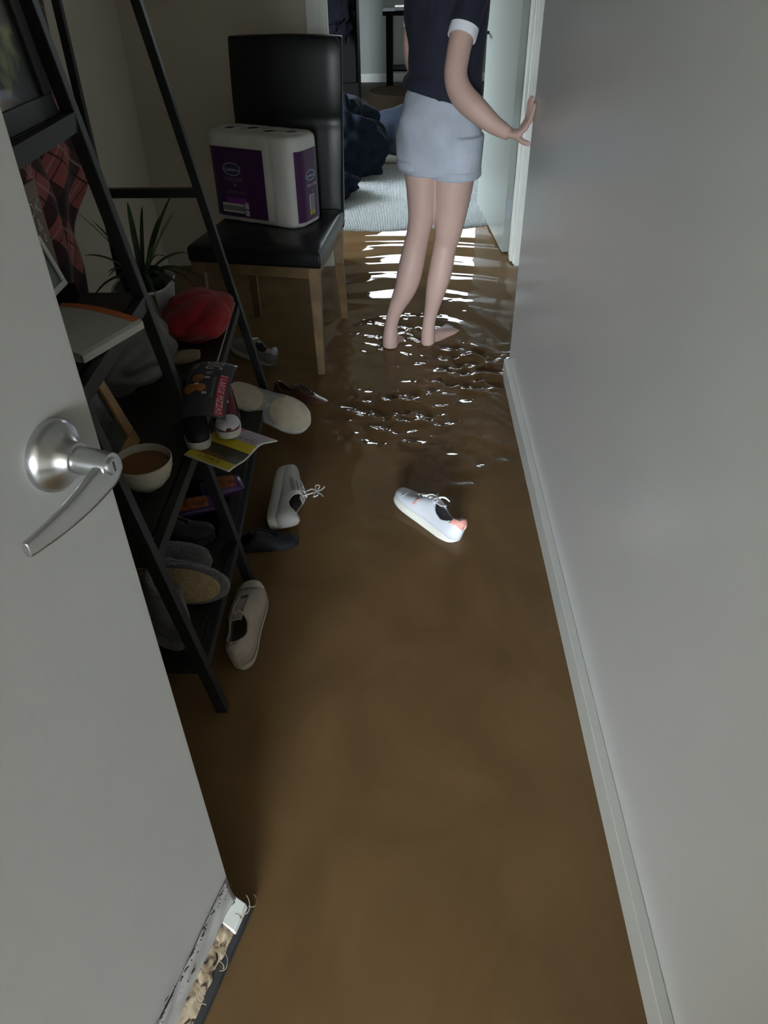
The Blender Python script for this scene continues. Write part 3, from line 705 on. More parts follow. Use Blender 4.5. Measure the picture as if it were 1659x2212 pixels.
# ---------------------------------------------------------------- shoes
def interp(tab, s):
    for (a, va), (b_, vb) in zip(tab, tab[1:]):
        if s <= b_:
            t = (s - a) / (b_ - a); t = t * t * (3 - 2 * t) if abs(vb - va) > 0 and False else t
            return va + (vb - va) * t
    return tab[-1][1]
WT = [(0, .0), (.012, .012), (.04, .021), (.09, .0275), (.18, .031), (.35, .0325), (.5, .036), (.62, .041), (.72, .043), (.82, .041), (.9, .035), (.95, .0265), (.985, .0145), (1, 0.)]
def shoe(name, label, cat, loc, toe, up, L=.275, sole='sole_w', upper='lea_w', lining='inner', lace='lace', ST=.024, HT=None, panels=(), heel=None, toecap=None, stripe=None, pads=None, laces=True, bow=False, loose=False, text=None, wide=1., collar_a=.70, group=None):
    t = thing(name, label, cat, loc, axes(toe, up), group)
    HT_ = HT or [(0, .052), (.05, .068), (.12, .066), (.25, .050), (.38, .062), (.46, .072), (.6, .058), (.75, .040), (.88, .030), (.96, .020), (1, .006)]
    def X_(s): return (s - .5) * L
    def w(s): return interp(WT, s) * wide * L / .275
    # sole with slight toe spring
    def spring(s): return .010 * max(0, (s - .75) / .25) ** 2 + .003 * max(0, (.1 - s) / .1)
    ss = [0, .006, .02, .045, .08] + [.12 + .04 * k for k in range(20)] + [.92, .95, .975, .992, 1.]
    def sole_ring(z, k):
        r_ = []
        for s in ss: r_.append((X_(s), (w(s)) * k, z + spring(s)))
        for s in reversed(ss[1:-1]): r_.append((X_(s), -(w(s)) * k, z + spring(s)))
        return r_
    b = bmesh.new(); rings(b, [sole_ring(0, .94), sole_ring(.003, 1.02), sole_ring(ST * .5, 1.06), sole_ring(ST, 1.03)])
    obj('sole', b, sole, t)
    if stripe:
        b = bmesh.new(); rings(b, [sole_ring(ST * .70, 1.068), sole_ring(ST * .84, 1.068)], cap=False); obj('stripe', b, stripe, t)
    K = 24
    def U(s, a, off=0.):
        h = interp(HT_, s) ; ca, sa = math.cos(a), math.sin(a)
        e = .55 if s > .45 else .42
        ww = w(s) * .97 + off
        return Vector((X_(s) + off * (s - .5), ww * math.copysign(abs(ca) ** (1.0 if s > .6 else .8), ca), ST * .8 + spring(s) + (h + off) * max(sa, 0) ** e))
    b = bmesh.new(); su = [0, .004, .02, .045, .08] + [.11 + .03 * k for k in range(27)] + [.935, .96, .98, .994, 1.]
    g = [[b.verts.new(U(s, PI * k / K)) for k in range(K + 1)] for s in su]
    for i in range(len(su) - 1):
        for k in range(K):
            sm = (su[i] + su[i + 1]) / 2; am = abs((k + .5) / K - .5) * 2
            op = collar_a * (1 - abs((sm - .25) / .19) ** 4) if .065 < sm < .43 else (.14 if .43 <= sm < .70 else 0)
            if am < op: continue
            b.faces.new((g[i][k], g[i + 1][k], g[i + 1][k + 1], g[i][k + 1]))
    obj('upper', b, upper, t, solid=.0035)
    b = bmesh.new(); rings(b, [[Vector((p[0] * .97, p[1] * .93, z)) for p in sole_ring(0, .96)] for z in (ST, ST + .004)]); obj('insole', b, lining, t)
    # tongue
    def tong(s, a): p = U(max(.36, s), PI / 2 + a * .55, -.004); p.x = X_(s); p.z += .012 * max(0, (.46 - s) / .12) ; return p
    obj('tongue', patch_bm(tong, .34, .72, -.62, .62, 12, 8), upper, t, solid=.003)
    # collar rim
    b = bmesh.new()
    for sg in (-1, 1):
        pr = []
        for k in range(15):
            s = .062 + .375 * k / 14; op = collar_a * max(0, 1 - abs((s - .25) / .19) ** 4)
            pr.append(U(s, PI / 2 + sg * op * PI / 2))
        tube(b, pr, .0030, 6)
    obj('collar', b, upper, t)
    if laces:
        b = bmesh.new()
        for k in range(5):
            s = .47 + .052 * k
            for sg in (1, -1):
                pts = [U(s + (.012 if sg > 0 else -.012) * (q_ - .5) * 2 * .5, PI / 2 + (q_ - .5) * .62, .0035) for q_ in [j / 8 for j in range(9)]]
                tube(b, pts, .0027, 6)
        obj('laces', b, lace, t)
    if bow:
        b = bmesh.new(); c = U(.46, PI / 2, .006)
        for sg in (1, -1):
            tube(b, spline([c, c + Vector((-.012, sg * .016, .006)), c + Vector((-.022, sg * .034, -.004)), c + Vector((-.004, sg * .028, -.002)), c], 6), .0019, 6)
            tube(b, spline([c, c + Vector((.016, sg * .014, .002)), c + Vector((.034, sg * .030, -.014))], 6), .0017, 6)
        obj('lace_bow', b, lace, t)
    if loose:
        b = bmesh.new(); c = U(.50, PI / 2, .006)
        e_ = c + Vector((-.012, .0, .040))
        tube(b, spline([c, c + Vector((.004, .002, .022)), e_], 6), .0022, 6); tube(b, spline([c + Vector((-.02, 0, -.01)), c + Vector((-.018, .002, .016)), e_], 6), .0022, 6)
        for dx in (1, -1):
            tube(b, spline([e_, e_ + Vector((.022 * dx, .004, .008)), e_ + Vector((.028 * dx, .004, -.006)), e_ + Vector((.010 * dx, .002, -.004)), e_], 6), .0019, 6)
            tube(b, spline([e_, e_ + Vector((.012 * dx, -.004, .014)), e_ + Vector((.024 * dx, -.004, .022))], 6), .0017, 6)
        ellips(b, e_, (.004, .004, .004), 8, 6)
        obj('lace_bow', b, lace, t)
    for (pn, m_, s0, s1, a0, a1) in panels:
        def pf(s, a, off=.0032):
            return U(s, a, off)
        obj(pn, patch_bm(pf, s0, s1, a0, a1, 14, 10), m_, t, solid=.0012)
    if heel:
        for sg in (0, 1):
            pass
        b = bmesh.new()
        def hf(s, k): return U(s, k, .0035)
        patch_bm(hf, .0, .13, .45, .99, 8, 8, b); patch_bm(hf, .0, .13, PI - .99, PI - .45, 8, 8, b)
        def hb(s, k): return U(s, k, .0035)
        patch_bm(hb, .0, .05, .60, PI - .60, 4, 20, b)
        obj('heel_tab', b, heel, t, solid=.0015)
    if toecap:
        def tf(s, a): return U(s, a, .0028)
        obj('toe_cap', patch_bm(tf, .84, .994, .12, PI - .12, 12, 20), toecap, t, solid=.0015)
    if pads:
        mc, mp_ = pads
        def under(s, v): return (X_(s), w(s) * .90 * v, -.0006 + spring(s))
        obj('shank', patch_bm(lambda s, v: (X_(s), w(s) * .97 * v, -.001 + spring(s)), .30, .62, -1, 1, 10, 8), mc, t, solid=.002)
        def lens(s0, s1, nm):
            b = bmesh.new(); top = []; n = 36
            for q_ in range(n):
                a = 2 * PI * q_ / n; s = (s0 + s1) / 2 + (s1 - s0) / 2 * math.cos(a); v = math.copysign(abs(math.sin(a)) ** .55, math.sin(a))
                top.append((X_(s), w(s) * .93 * v, 0 + spring(s)))
            rings(b, [[(x, y, z + .002) for x, y, z in top], [(x, y, z - .0035) for x, y, z in top], [(x * 1., y * .94, z - .0048) for x, y, z in top]])
            obj(nm, b, mp_, t)
        lens(.02, .40, 'heel_pad'); lens(.50, .985, 'forefoot_pad')
        if text:
            obj('lettering', text_bm(text, .030, fn=lambda x, y, z: (X_(.455) + x * .9, -y, -.0028)), 'greyl', t, smooth=False)
    return t

shoe('sneaker', 'white low sneaker with pink heel tab floating alone in mid hallway', 'shoe', (.070, 1.832, -.010), (-.64, .76, .07), (.34, .26, 1), L=.288,
     sole='sole_w', heel='pink', bow=True, panels=(('side_logo', 'pink', .60, .625, PI - .75, PI - .25), ('lace_guard', 'lea_w', .50, .70, PI - 1.02, PI - .9), ('toe_stitching', 'greyl', .80, .812, .4, PI - .4), ('side_logo', 'pink', .60, .625, .25, .75)))
shoe('sneaker', 'white and grey sneaker on its side with trailing laces beside the shelf', 'shoe', (-.405, 1.895, .035), (.03, 1, .06), (1, .10, .30), L=.285,
     sole='sole_w', upper='greyl', loose=True, ST=.034, panels=(('side_panel', 'grey', .40, .62, .30, .55), ('side_panel', 'grey', .42, .60, .72, .86), ('side_panel', 'grey', .40, .62, PI - .55, PI - .30)))
shoe('sneaker', 'upturned sneaker showing its cream sole with grey arch behind the shelf', 'shoe', (-.462, 2.255, .165), (.82, .08, -.46), (.1, .75, -.85), L=.315, sole='greyl', upper='greyl', pads=('grey', 'sole_b'), text='ZW', wide=1.25, laces=False)
shoe('canvas_sneaker', 'taupe canvas sneaker with cream toe cap floating at the shelf foot', 'shoe', (-.405, 1.36, .0), (-.05, 1, .03), (-.22, -.05, 1), L=.285, upper='canvas', sole='toecap', toecap='toecap', stripe='stripe', laces=False, bow=False,
     panels=(('ankle_patch', 'greyl', .19, .27, .55, .85),), collar_a=.5)
shoe('sneaker', 'black and white sneaker with maroon collar under the pizza leaflet', 'shoe', (-.438, 1.590, .508), (.26, -.965, .0), (.0, 0, 1), L=.225, upper='maroon', sole='sole_w', toecap='lea_w', wide=.85, panels=(('side_panel', 'blk_s', .30, .84, .10, .50), ('side_panel', 'blk_s', .30, .84, PI - .50, PI - .10)))
shoe('sneaker', 'black sneaker with thick white sole left of the catalogue', 'shoe', (-.512, 1.560, .488), (.34, -.94, .0), (.0, 0, 1), L=.225, upper='blk_s', sole='sole_w', ST=.034, wide=.85, laces=False)
shoe('sneaker', 'black sneaker with pale stripes lying on the lowest shelf board', 'shoe', (-.62, 1.50, .175), (.97, .15, .0), (0, .1, 1), L=.24, upper='blk_s', sole='blk_s', laces=False,
     panels=(('side_stripe', 'greyl', .40, .45, .3, 1.), ('side_stripe', 'greyl', .52, .57, .3, 1.), ('side_stripe', 'greyl', .62, .66, .3, 1.)))
shoe('sneaker', 'black shoe half sunk in the water right of the shelf post', 'shoe', (-.425, 1.70, -.03), (.97, .2, .0), (0, .0, 1), L=.22, upper='blk_s', sole='blk_s', laces=False)
shoe('sneaker', 'grey sneaker with white heel floating behind the far shelf post', 'shoe', (-.66, 2.98, -.005), (-.75, .55, .08), (.1, .1, 1), L=.26, upper='grey', sole='greyl', heel='lea_w', laces=True)
shoe('boot', 'brown wet leather shoe nearly sunk in front of the chair legs', 'shoe', (-.41, 2.62, -.045), (.90, -.40, .0), (.1, .1, 1), L=.25, upper='brownle', sole='blk_s', laces=True, lace='stripe')

def slipper(label, loc, toe, up, L=.25, sole=True):
    t = thing('slipper', label, 'slipper', loc, axes(toe, up))
    b = bmesh.new(); rs = []
    for i in range(15):
        s = i / 14; w_ = (.052 * abs(math.sin(PI * min(1, .08 + s * .92))) ** .45) if 0 < i < 14 else .012
        h_ = .02 + .058 * abs(math.sin(PI * min(1, .35 + .62 * s))) ** .8 if i not in (0, 14) else .02
        rs.append([((s - .5) * L, w_ * math.cos(a), .036 + h_ * .55 * math.sin(a) * (1 if math.sin(a) > 0 else .55)) for a in [2 * PI * k / 20 for k in range(20)]])
    rings(b, rs); bmesh.ops.subdivide_edges(b, edges=b.edges, cuts=1)
    for v in b.verts: v.co += v.co.normalized() * .0035 * noise.noise(v.co * 90)
    obj('upper', b, 'slip', t, sub=1)
    b = bmesh.new(); rim = []
    for k in range(25):
        a = 2 * PI * k / 24; rim.append((-.045 + .055 * math.cos(a), .036 * math.sin(a), .066 - .004 * math.cos(a)))
    tube(b, rim, .012, 10); obj('cuff', b, 'slip', t)
    obj('foot_opening', lathe(bmesh.new(), [(.03, .05), (.034, .068)], (-.045, 0, 0)), 'inner', t)
    b = bmesh.new(); o_ = []
    for k in range(40):
        a = 2 * PI * k / 40; o_.append((L * .50 * math.cos(a), .050 * math.sin(a) * (1 + .12 * math.cos(a))))
    rings(b, [[(x * q_, y * q_, z) for x, y in o_] for z, q_ in ((-.001, .90), (.006, 1.02), (.022, 1.04), (.030, .98))]); obj('sole_edge', b, 'slip', t, sub=1)
    if sole:
        b = bmesh.new(); rings(b, [[(x * q_, y * q_, z) for x, y in o_] for z, q_ in ((.0, .86), (-.005, .84), (-.0065, .78))]); obj('sole', b, 'slipsole', t)
    return t
slipper('grey plush slipper lying on its side showing a tan dotted sole', (-.545, 1.285, .228), (.98, .02, -.12), (-.05, .86, -.38))
slipper('grey plush slipper upright on the lowest board behind the tan-soled one', (-.60, 1.405, .175), (.97, .10, .0), (0, -.1, 1), L=.22)
slipper('grey plush slipper nearest the front door edge on the lowest board', (-.57, 1.21, .185), (.5, -.8, .0), (.45, .3, 1), L=.24)

# ---------------------------------------------------------------- things on the shelf unit
bo = thing('bowl', 'cream bowl of brown liquid on the shelf beside the door handle', 'bowl', (-.567, 1.330, .487))
obj('bowl_body', lathe(bmesh.new(), [(.022, 0), (.024, .003), (.026, .006), (.040, .014), (.054, .032), (.0615, .055), (.0635, .074), (.0620, .0755), (.0600, .074), (.057, .055), (.048, .032), (.03, .015), (.01, .010)], n=56), 'ceramic', bo)
obj('liquid', lathe(bmesh.new(), [(.0555, .0575), (.0585, .0580), (.0588, .0590), (.01, .0592)], n=48), 'soup', bo)

bk = thing('paperback_book', 'thick white-paged book with orange cover on the shelf above the bowl', 'book', (-.640, 1.310, .852), axes((.92, -.39, 0), (0, 0, 1)))
def page(u, v, z): return (u, v, z + .010 * (1 - (u / .10) ** 2) + .006 * math.sin(u * 40))
b = bmesh.new(); rs = []
for i in range(17):
    u = -.10 + .20 * i / 16; t_ = .016
    rs.append([(u, -.075, 0.002), (u, .085, .002), (u, .085, .002 + t_ + .008 * math.sin(i / 16 * PI)), (u, -.075, .002 + t_ + .008 * math.sin(i / 16 * PI))])
rings(b, rs); obj('pages', b, 'paper', bk, smooth=False)
b = bmesh.new(); rs = []
for i in range(17):
    u = -.102 + .206 * i / 16; z = .018 + .008 * math.sin(i / 16 * PI)
    rs.append([(u, -.078, z), (u, .088, z), (u, .088, z + .004), (u, -.078, z + .004)])
for z in (.018, .014, .010, .004): rs.append([(.106, -.078, z), (.106, .088, z), (.111, .088, z), (.111, -.078, z)])
rings(b, rs); obj('cover', b, 'paper', bk, smooth=False, bevel=.001)
def bkf(u, v, off=.0006): 
    i_ = (u + .102) / .206; return (u, v, .022 + .008 * math.sin(max(0, min(1, i_)) * PI) + off)
obj('cover_border', patch_bm(bkf, -.102, .104, .070, .088, 30, 2), 'orange', bk, smooth=False, solid=.0008)

def frame(name, label, loc, toe_up, w_, h_, fw_, d_, mf, mi_, cat='picture frame'):
    """stands with its bottom right corner at loc; faces +X, leans back by toe_up radians; width runs to -Y."""
    t = thing(name, label, cat, loc, Matrix.Rotation(-toe_up, 3, 'Y'))
    b = bmesh.new()
    box(b, -d_, 0, -w_, 0, 0, fw_); box(b, -d_, 0, -w_, 0, h_ - fw_, h_); box(b, -d_, 0, -fw_, 0, fw_, h_ - fw_); box(b, -d_, 0, -w_, -w_ + fw_, fw_, h_ - fw_)
    obj('frame', b, mf, t, smooth=False, bevel=.002)
    obj('picture', bx(-d_ * .8, -d_ * .4, -w_ + fw_ * .9, -fw_ * .9, fw_ * .9, h_ - fw_ * .9), mi_, t, smooth=False)
    return t
frame('picture_frame', 'white-edged picture frame leaning on the shelf above the book', (-.702, 1.505, .886), .30, .20, .105, .013, .010, 'trim', 'photo')
o = obj('book', bx(-.80, -.690, 1.30, 1.512, .852, .885), 'dark', smooth=False, bevel=.002, origin=(-.74, 1.4, .852)); tagp(o, 'black hardback lying flat under the white-edged frame', 'book')
frame('picture_frame', 'golden wooden picture frame leaning behind the cream bowl', (-.640, 1.522, .489), .30, .26, .27, .034, .018, 'gold', 'photo')
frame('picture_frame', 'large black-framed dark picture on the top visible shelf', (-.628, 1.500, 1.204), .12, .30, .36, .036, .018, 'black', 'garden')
sg = thing('lettered_sign', 'small dark sign with white script standing behind the white-edged frame', 'sign', (-.752, 1.590, .853))
obj('board', bx(-.008, 0, -.24, 0, 0, .22), 'walnut', sg, smooth=False, bevel=.002)
b = bmesh.new()
text_bm('OK', .040, fn=lambda x, y, z: (.001, -.040 + x, .170 + y), bm=b); text_bm('&', .036, fn=lambda x, y, z: (.001, -.036 + x, .138 + y), bm=b); text_bm('e', .036, fn=lambda x, y, z: (.001, -.026 + x, .112 + y), bm=b)
obj('lettering', b, 'paper', sg, smooth=False)

# plastic bag
b = blob((-.755, 1.83, .60), (.130, .19, .105), .22, 1.5, 21, 5, True, .489)
o = obj('plastic_bag', b, 'plastic', origin=(-.745, 1.88, .49)); tagp(o, 'crumpled milky plastic bag on the shelf board behind the golden frame', 'bag')

# planter with spider plant
pl = thing('potted_plant', 'spider plant in a black pot set in a white tub on the shelf', 'plant', (-.815, 2.26, .487))
b = bmesh.new(); rs = []
for z, q_ in ((0, .80), (.004, .84), (.06, .93), (.110, 1.0), (.118, 1.04), (.124, 1.02), (.120, .96), (.02, .78)):
    rs.append([(.085 * q_ * math.copysign(abs(math.cos(a)) ** .6, math.cos(a)), .10 * q_ * math.copysign(abs(math.sin(a)) ** .6, math.sin(a)), z) for a in [2 * PI * k / 36 for k in range(36)]])
rings(b, rs); obj('tub', b, 'whitep', pl)
obj('pot', lathe(bmesh.new(), [(.05, .01), (.066, .14), (.070, .142), (.070, .150), (.064, .150), (.058, .13)], n=32), 'black', pl)
obj('soil', lathe(bmesh.new(), [(.059, .128), (.060, .134), (.01, .138)], n=24), 'soil', pl)
b = bmesh.new()
for i in range(30):
    a = i * 2.4 + random.uniform(-.3, .3); ln = random.uniform(.14, .27); lift = random.uniform(.5, 1.5); wd = random.uniform(.0055, .009)
    if i % 3 == 0: lift = 2.2; ln *= .95
    dx, dy = math.cos(a), math.sin(a); pts = []
    for k in range(11):
        t = k / 10; rr = ln * t * (1.0 / (1 + .35 * lift)); zz = .135 + ln * (lift * .55 * t - .42 * t * t * (2.2 / (lift + .6)))
        pts.append(Vector((dx * (.012 + rr), dy * (.012 + rr), zz)))
    rs = []
    for k, p in enumerate(pts):
        w_ = wd * (abs(math.sin(PI * min(1, .18 + .82 * k / 10))) ** .6) + .0005; n_ = Vector((-dy, dx, 0))
        rs.append([p - n_ * w_, p + Vector((0, 0, -w_ * .5)), p + n_ * w_, p + Vector((0, 0, -w_ * .5 + .001))])
    rings(b, rs)
obj('foliage', b, 'leaf', pl)

# red felt cap
b = blob((-.628, 2.150, .548), (.108, .145, .075), .26, 1.0, 6, 5, True, .489)
o = obj('red_cloth', b, 'red', origin=(-.60, 2.165, .489)); tagp(o, 'crumpled red felt cloth on the shelf board beside the spider plant', 'cloth')
b = bmesh.new(); rs = []
for i in range(11):
    t = i / 10; q_ = abs(math.sin(PI * min(1, max(.0, .12 + .76 * t)))) ** .4
    rs.append([(-.672 + .085 * t, 1.915 + .035 * t + .022 * q_ * math.cos(a), .510 + .020 * q_ * math.sin(a)) for a in [2 * PI * k / 14 for k in range(14)]])
rings(b, rs); o = obj('sponge', b, 'tan', origin=(-.63, 1.93, .49)); tagp(o, 'small tan sponge lying in front of the red cloth', 'sponge')

# pizza leaflet: curved glossy sheet draped over the shoe
pz = thing('pizza_leaflet', 'dark curved leaflet advertising three large pizzas on the shelf edge', 'leaflet', (-.445, 1.535, .60))
LC = Vector((-.462, 1.545, .630)); lu = Vector((-.10, -.86, -.48)).normalized(); lr = Vector((.95, -.14, .0)).normalized(); lr = (lr - lu * lr.dot(lu)).normalized()   # lu = reading direction of the lines (top to bottom in the photo)
ln_ = lu.cross(lr) * -1
if ln_.z < 0: ln_ = -ln_
def leaf(u, v, off=0.):     # u along lu (-.14..+.14), v along lr (-.08...08)
    bend = -.9 * v * v * 6 * .9 - .5 * u * u * 3.
    return LC + lu * u * .56 + lr * v * .78 + ln_ * (bend * .7 + off)
obj('sheet', patch_bm(lambda u, v: leaf(u, v), -.135, .135, -.075, .068, 20, 16), 'charcoal', pz, world=True, solid=.0015)
b = bmesh.new(); mats = ['ink', 'redp', 'pizza', 'teal']
patch_bm(lambda u, v: leaf(u, v, .0016), -.055, .125, .036, .060, 16, 4, b, 1)
text_bm('3 LARGE PIZZAS', .0245, fn=lambda x, y, z: leaf(.033 + x * 1.0, .048 + y, .0022), bm=b, mi=0)
text_bm('TRADITIONAL', .0130, fn=lambda x, y, z: leaf(.010 + x * 1.2, .024 + y, .0022), bm=b, mi=3)
text_bm('BIG', .052, fn=lambda x, y, z: leaf(-.100 + x * .62, .008 + y * 1.5, .0055), bm=b, mi=0)
text_bm('DEAL', .024, fn=lambda x, y, z: leaf(-.104 + x * .65, -.055 + y, .0022), bm=b, mi=0)
text_bm('EA', .022, fn=lambda x, y, z: leaf(-.058 + x * .7, .000 + y * 1.3, .0022), bm=b, mi=0)
for cu_, cv_, r_ in ((-.030, -.030, .020), (.020, -.050, .023), (.018, -.014, .018)):
    b2 = [b.verts.new(leaf(cu_ + r_ * math.cos(a), cv_ + r_ * math.sin(a), .0024)) for a in [2 * PI * k / 24 for k in range(24)]]
    b.faces.new(b2).material_index = 2
for cu_, cv_ in ((-.032, .0), (.042, .0), (.0, -.030)):
    patch_bm(lambda u, v: leaf(u, v, .0022), cu_ - .005, cu_ + .005, cv_ - .008, cv_ + .008, 2, 2, b, 0)
obj('print', b, mats, pz, world=True, smooth=False)

# shop catalogue hanging over the board's front edge
ct = thing('catalogue', 'pink and yellow grocery catalogue jutting over the shelf edge', 'catalogue', (-.42, 1.49, .49))
CC = Vector((-.405, 1.479, .499)); cu1 = Vector((.43, .90, -.01)).normalized(); cv1 = Vector((.88, -.47, -.03)).normalized()
cn = cu1.cross(cv1)
if cn.z < 0: cn = -cn
def cat(u, v, off=0.):
    return CC + cu1 * u + cv1 * v + cn * (off - .9 * max(0, u - .03) ** 2 * 5 + .003 * math.sin(u * 60))
obj('pages', patch_bm(lambda u, v: cat(u, v), -.09, .105, -.075, .058, 24, 12), 'paper', ct, world=True, solid=.003)
b = bmesh.new(); mats = ['pale_p', 'yellow', 'food', 'redp', 'teal', 'orange', 'stripe']
patch_bm(lambda u, v: cat(u, v, .0022), .022, .102, -.030, .050, 8, 8, b, 0)
patch_bm(lambda u, v: cat(u, v, .0022), .022, .102, -.073, -.045, 8, 4, b, 4)
patch_bm(lambda u, v: cat(u, v, .0026), .015, .102, -.046, -.030, 8, 4, b, 3)
patch_bm(lambda u, v: cat(u, v, .0024), -.008, .022, -.073, .056, 8, 8, b, 1)
patch_bm(lambda u, v: cat(u, v, .0022), -.065, -.008, -.073, .056, 8, 8, b, 2)
patch_bm(lambda u, v: cat(u, v, .0022), -.088, -.062, -.073, .056, 8, 8, b, 1)
text_bm('SPECIAL', .020, fn=lambda x, y, z: cat(-.056 + y, -.012 + x * 1.1, .003), bm=b, mi=5)
text_bm('2 FOR 5', .016, fn=lambda x, y, z: cat(-.075 + y, -.012 + x * 1.1, .003), bm=b, mi=6)
for k in range(4): text_bm('SAVE NOW', .012, fn=lambda x, y, z: cat(.034 + k * .017 + y, .010 + x, .003), bm=b, mi=6)
obj('print', b, mats, ct, world=True, smooth=False)

def packet(label, c, d, L_, r_, sd):
    t = thing('snack_packet', label, 'packet', c, axes(d, (0, 0, 1)))
    b = bmesh.new(); rs = []
    for i in range(21):
        s = i / 20; q_ = min(1, abs(math.sin(PI * s)) ** .35 + .02); fl = 1 - .6 * (abs(2 * s - 1) ** 8)
        rs.append([((s - .5) * L_, r_ * (1.0 if fl > .9 else 1.05) * math.cos(a) * (q_ * .2 + .8), r_ * (.55 * q_ + .03) * math.sin(a) + r_ * .6 + .003 * noise.noise(Vector((s * 6, a, sd)))) for a in [2 * PI * k / 20 for k in range(20)]])
    rings(b, rs); obj('wrapper', b, 'wrap', t)
    def pf(s, a): 
        q_ = abs(math.sin(PI * s)) ** .35
        return ((s - .5) * L_, r_ * math.cos(a) * (q_ * .2 + .8), (r_ * (.55 * q_ + .03) + .0035) * math.sin(a) + r_ * .6)
    obj('wrapper_art', patch_bm(pf, .18, .82, .75, 2.5, 14, 10), 'wrapo', t)
    return t
packet('purple snack packet with orange picture, lower one below the bowl', (-.60, 1.615, .186), (.93, .36, .0), .19, .034, 1)
packet('purple snack packet with orange picture beside the catalogue corner', (-.520, 1.715, .186), (.90, .40, .0), .12, .038, 4)
# small box carrying the packets off the board
b = bx(-.70, -.50, 1.545, 1.79, .166, .184); o = obj('shoe_box', b, 'dark', smooth=False, bevel=.003, origin=(-.6, 1.68, .166)); tagp(o, 'black low box on the lowest shelf board under the snack packets', 'box')

# ---------------------------------------------------------------- person
pe = thing('person', 'barefoot person in navy T-shirt and pale blue shorts wading with one hand on the wall', 'person', (.13, 3.12, -.05))
def esec(c, rx, ry, rot=0., n=24, p=1.):
    out = []
    for k in range(n):
        a = 2 * PI * k / n; x, y = rx * math.copysign(abs(math.cos(a)) ** p, math.cos(a)), ry * math.copysign(abs(math.sin(a)) ** p, math.sin(a))
        out.append((c[0] + x * math.cos(rot) - y * math.sin(rot), c[1] + x * math.sin(rot) + y * math.cos(rot), c[2]))
    return out
RT = -.12
bd = bmesh.new()
rings(bd, [esec((.150, 3.12, .72), .125, .085, RT), esec((.150, 3.12, .80), .150, .098, RT), esec((.148, 3.12, .87), .150, .098, RT), esec((.140, 3.125, .95), .125, .088, RT), esec((.145, 3.13, 1.03), .112, .080, RT), esec((.150, 3.13, 1.12), .125, .088, RT), esec((.152, 3.13, 1.22), .138, .094, RT), esec((.155, 3.13, 1.30), .145, .085, RT), esec((.155, 3.13, 1.345), .110, .062, RT), esec((.157, 3.135, 1.38), .058, .052, RT), esec((.158, 3.15, 1.44), .050, .050, RT)])
# legs
stube(bd, [(.205, 3.12, .84, .088), (.196, 3.11, .74, .088), (.190, 3.10, .62, .075), (.183, 3.095, .50, .056), (.172, 3.10, .44, .049), (.156, 3.085, .34, .050), (.144, 3.085, .28, .046), (.126, 3.095, .18, .033), (.115, 3.10, .11, .028), (.112, 3.11, .05, .031), (.112, 3.11, .0, .030)], 6, 30)
stube(bd, [(.068, 3.12, .84, .080), (.070, 3.11, .74, .068), (.076, 3.10, .62, .061), (.066, 3.095, .52, .049), (.050, 3.10, .44, .050), (.028, 3.085, .34, .053), (.010, 3.08, .27, .047), (-.030, 3.085, .18, .034), (-.050, 3.09, .11, .029), (-.056, 3.085, .05, .034), (-.057, 3.08, .0, .033)], 6, 30)
# feet
def foot(b, heel, toe, hz=.0):
    h, t_ = Vector(heel), Vector(toe); d_ = (t_ - h); n_ = Vector((d_.y, -d_.x, 0)).normalized()
    for k, (s, wz, wy) in enumerate([(0, 0, 0)]): pass
    rs = []
    for s, hw, hh in ((0., .018, .022), (.06, .029, .033), (.2, .032, .040), (.4, .033, .036), (.6, .040, .026), (.76, .044, .018), (.86, .040, .013)):
        c = h + d_ * s; rs.append([c + n_ * hw * math.cos(a) + Vector((0, 0, hh * max(-.6, math.sin(a)) + .0)) for a in [2 * PI * q_ / 16 for q_ in range(16)]])
    rings(b, rs)
    for k in range(5):
        o_ = (k - 2) * .0165; c = h + d_ * (.84 - .012 * abs(k - 1.2)) + n_ * o_; r_ = .0125 if k == 0 else .0095 - .0006 * k
        stube(b, [(*c, r_), (*(c + d_ * (.08)), r_ * 1.05), (*(c + d_ * (.15 if k < 2 else .12)), r_ * .8)], 3, 8)
foot(bd, (.098, 3.105, .012), (.245, 3.29, .0))
foot(bd, (-.066, 3.075, .012), (.015, 3.27, -.045))
# right arm: upper arm, elbow behind, forearm out to the wall
stube(bd, [(.245, 3.10, 1.325, .048), (.228, 3.055, 1.27, .045), (.200, 3.005, 1.19, .043), (.184, 2.975, 1.12, .041), (.180, 2.955, 1.065, .041), (.204, 2.935, 1.015, .044), (.252, 2.905, .975, .042), (.305, 2.875, .938, .033), (.345, 2.850, .918, .026), (.365, 2.838, .910, .0225)], 5, 18)
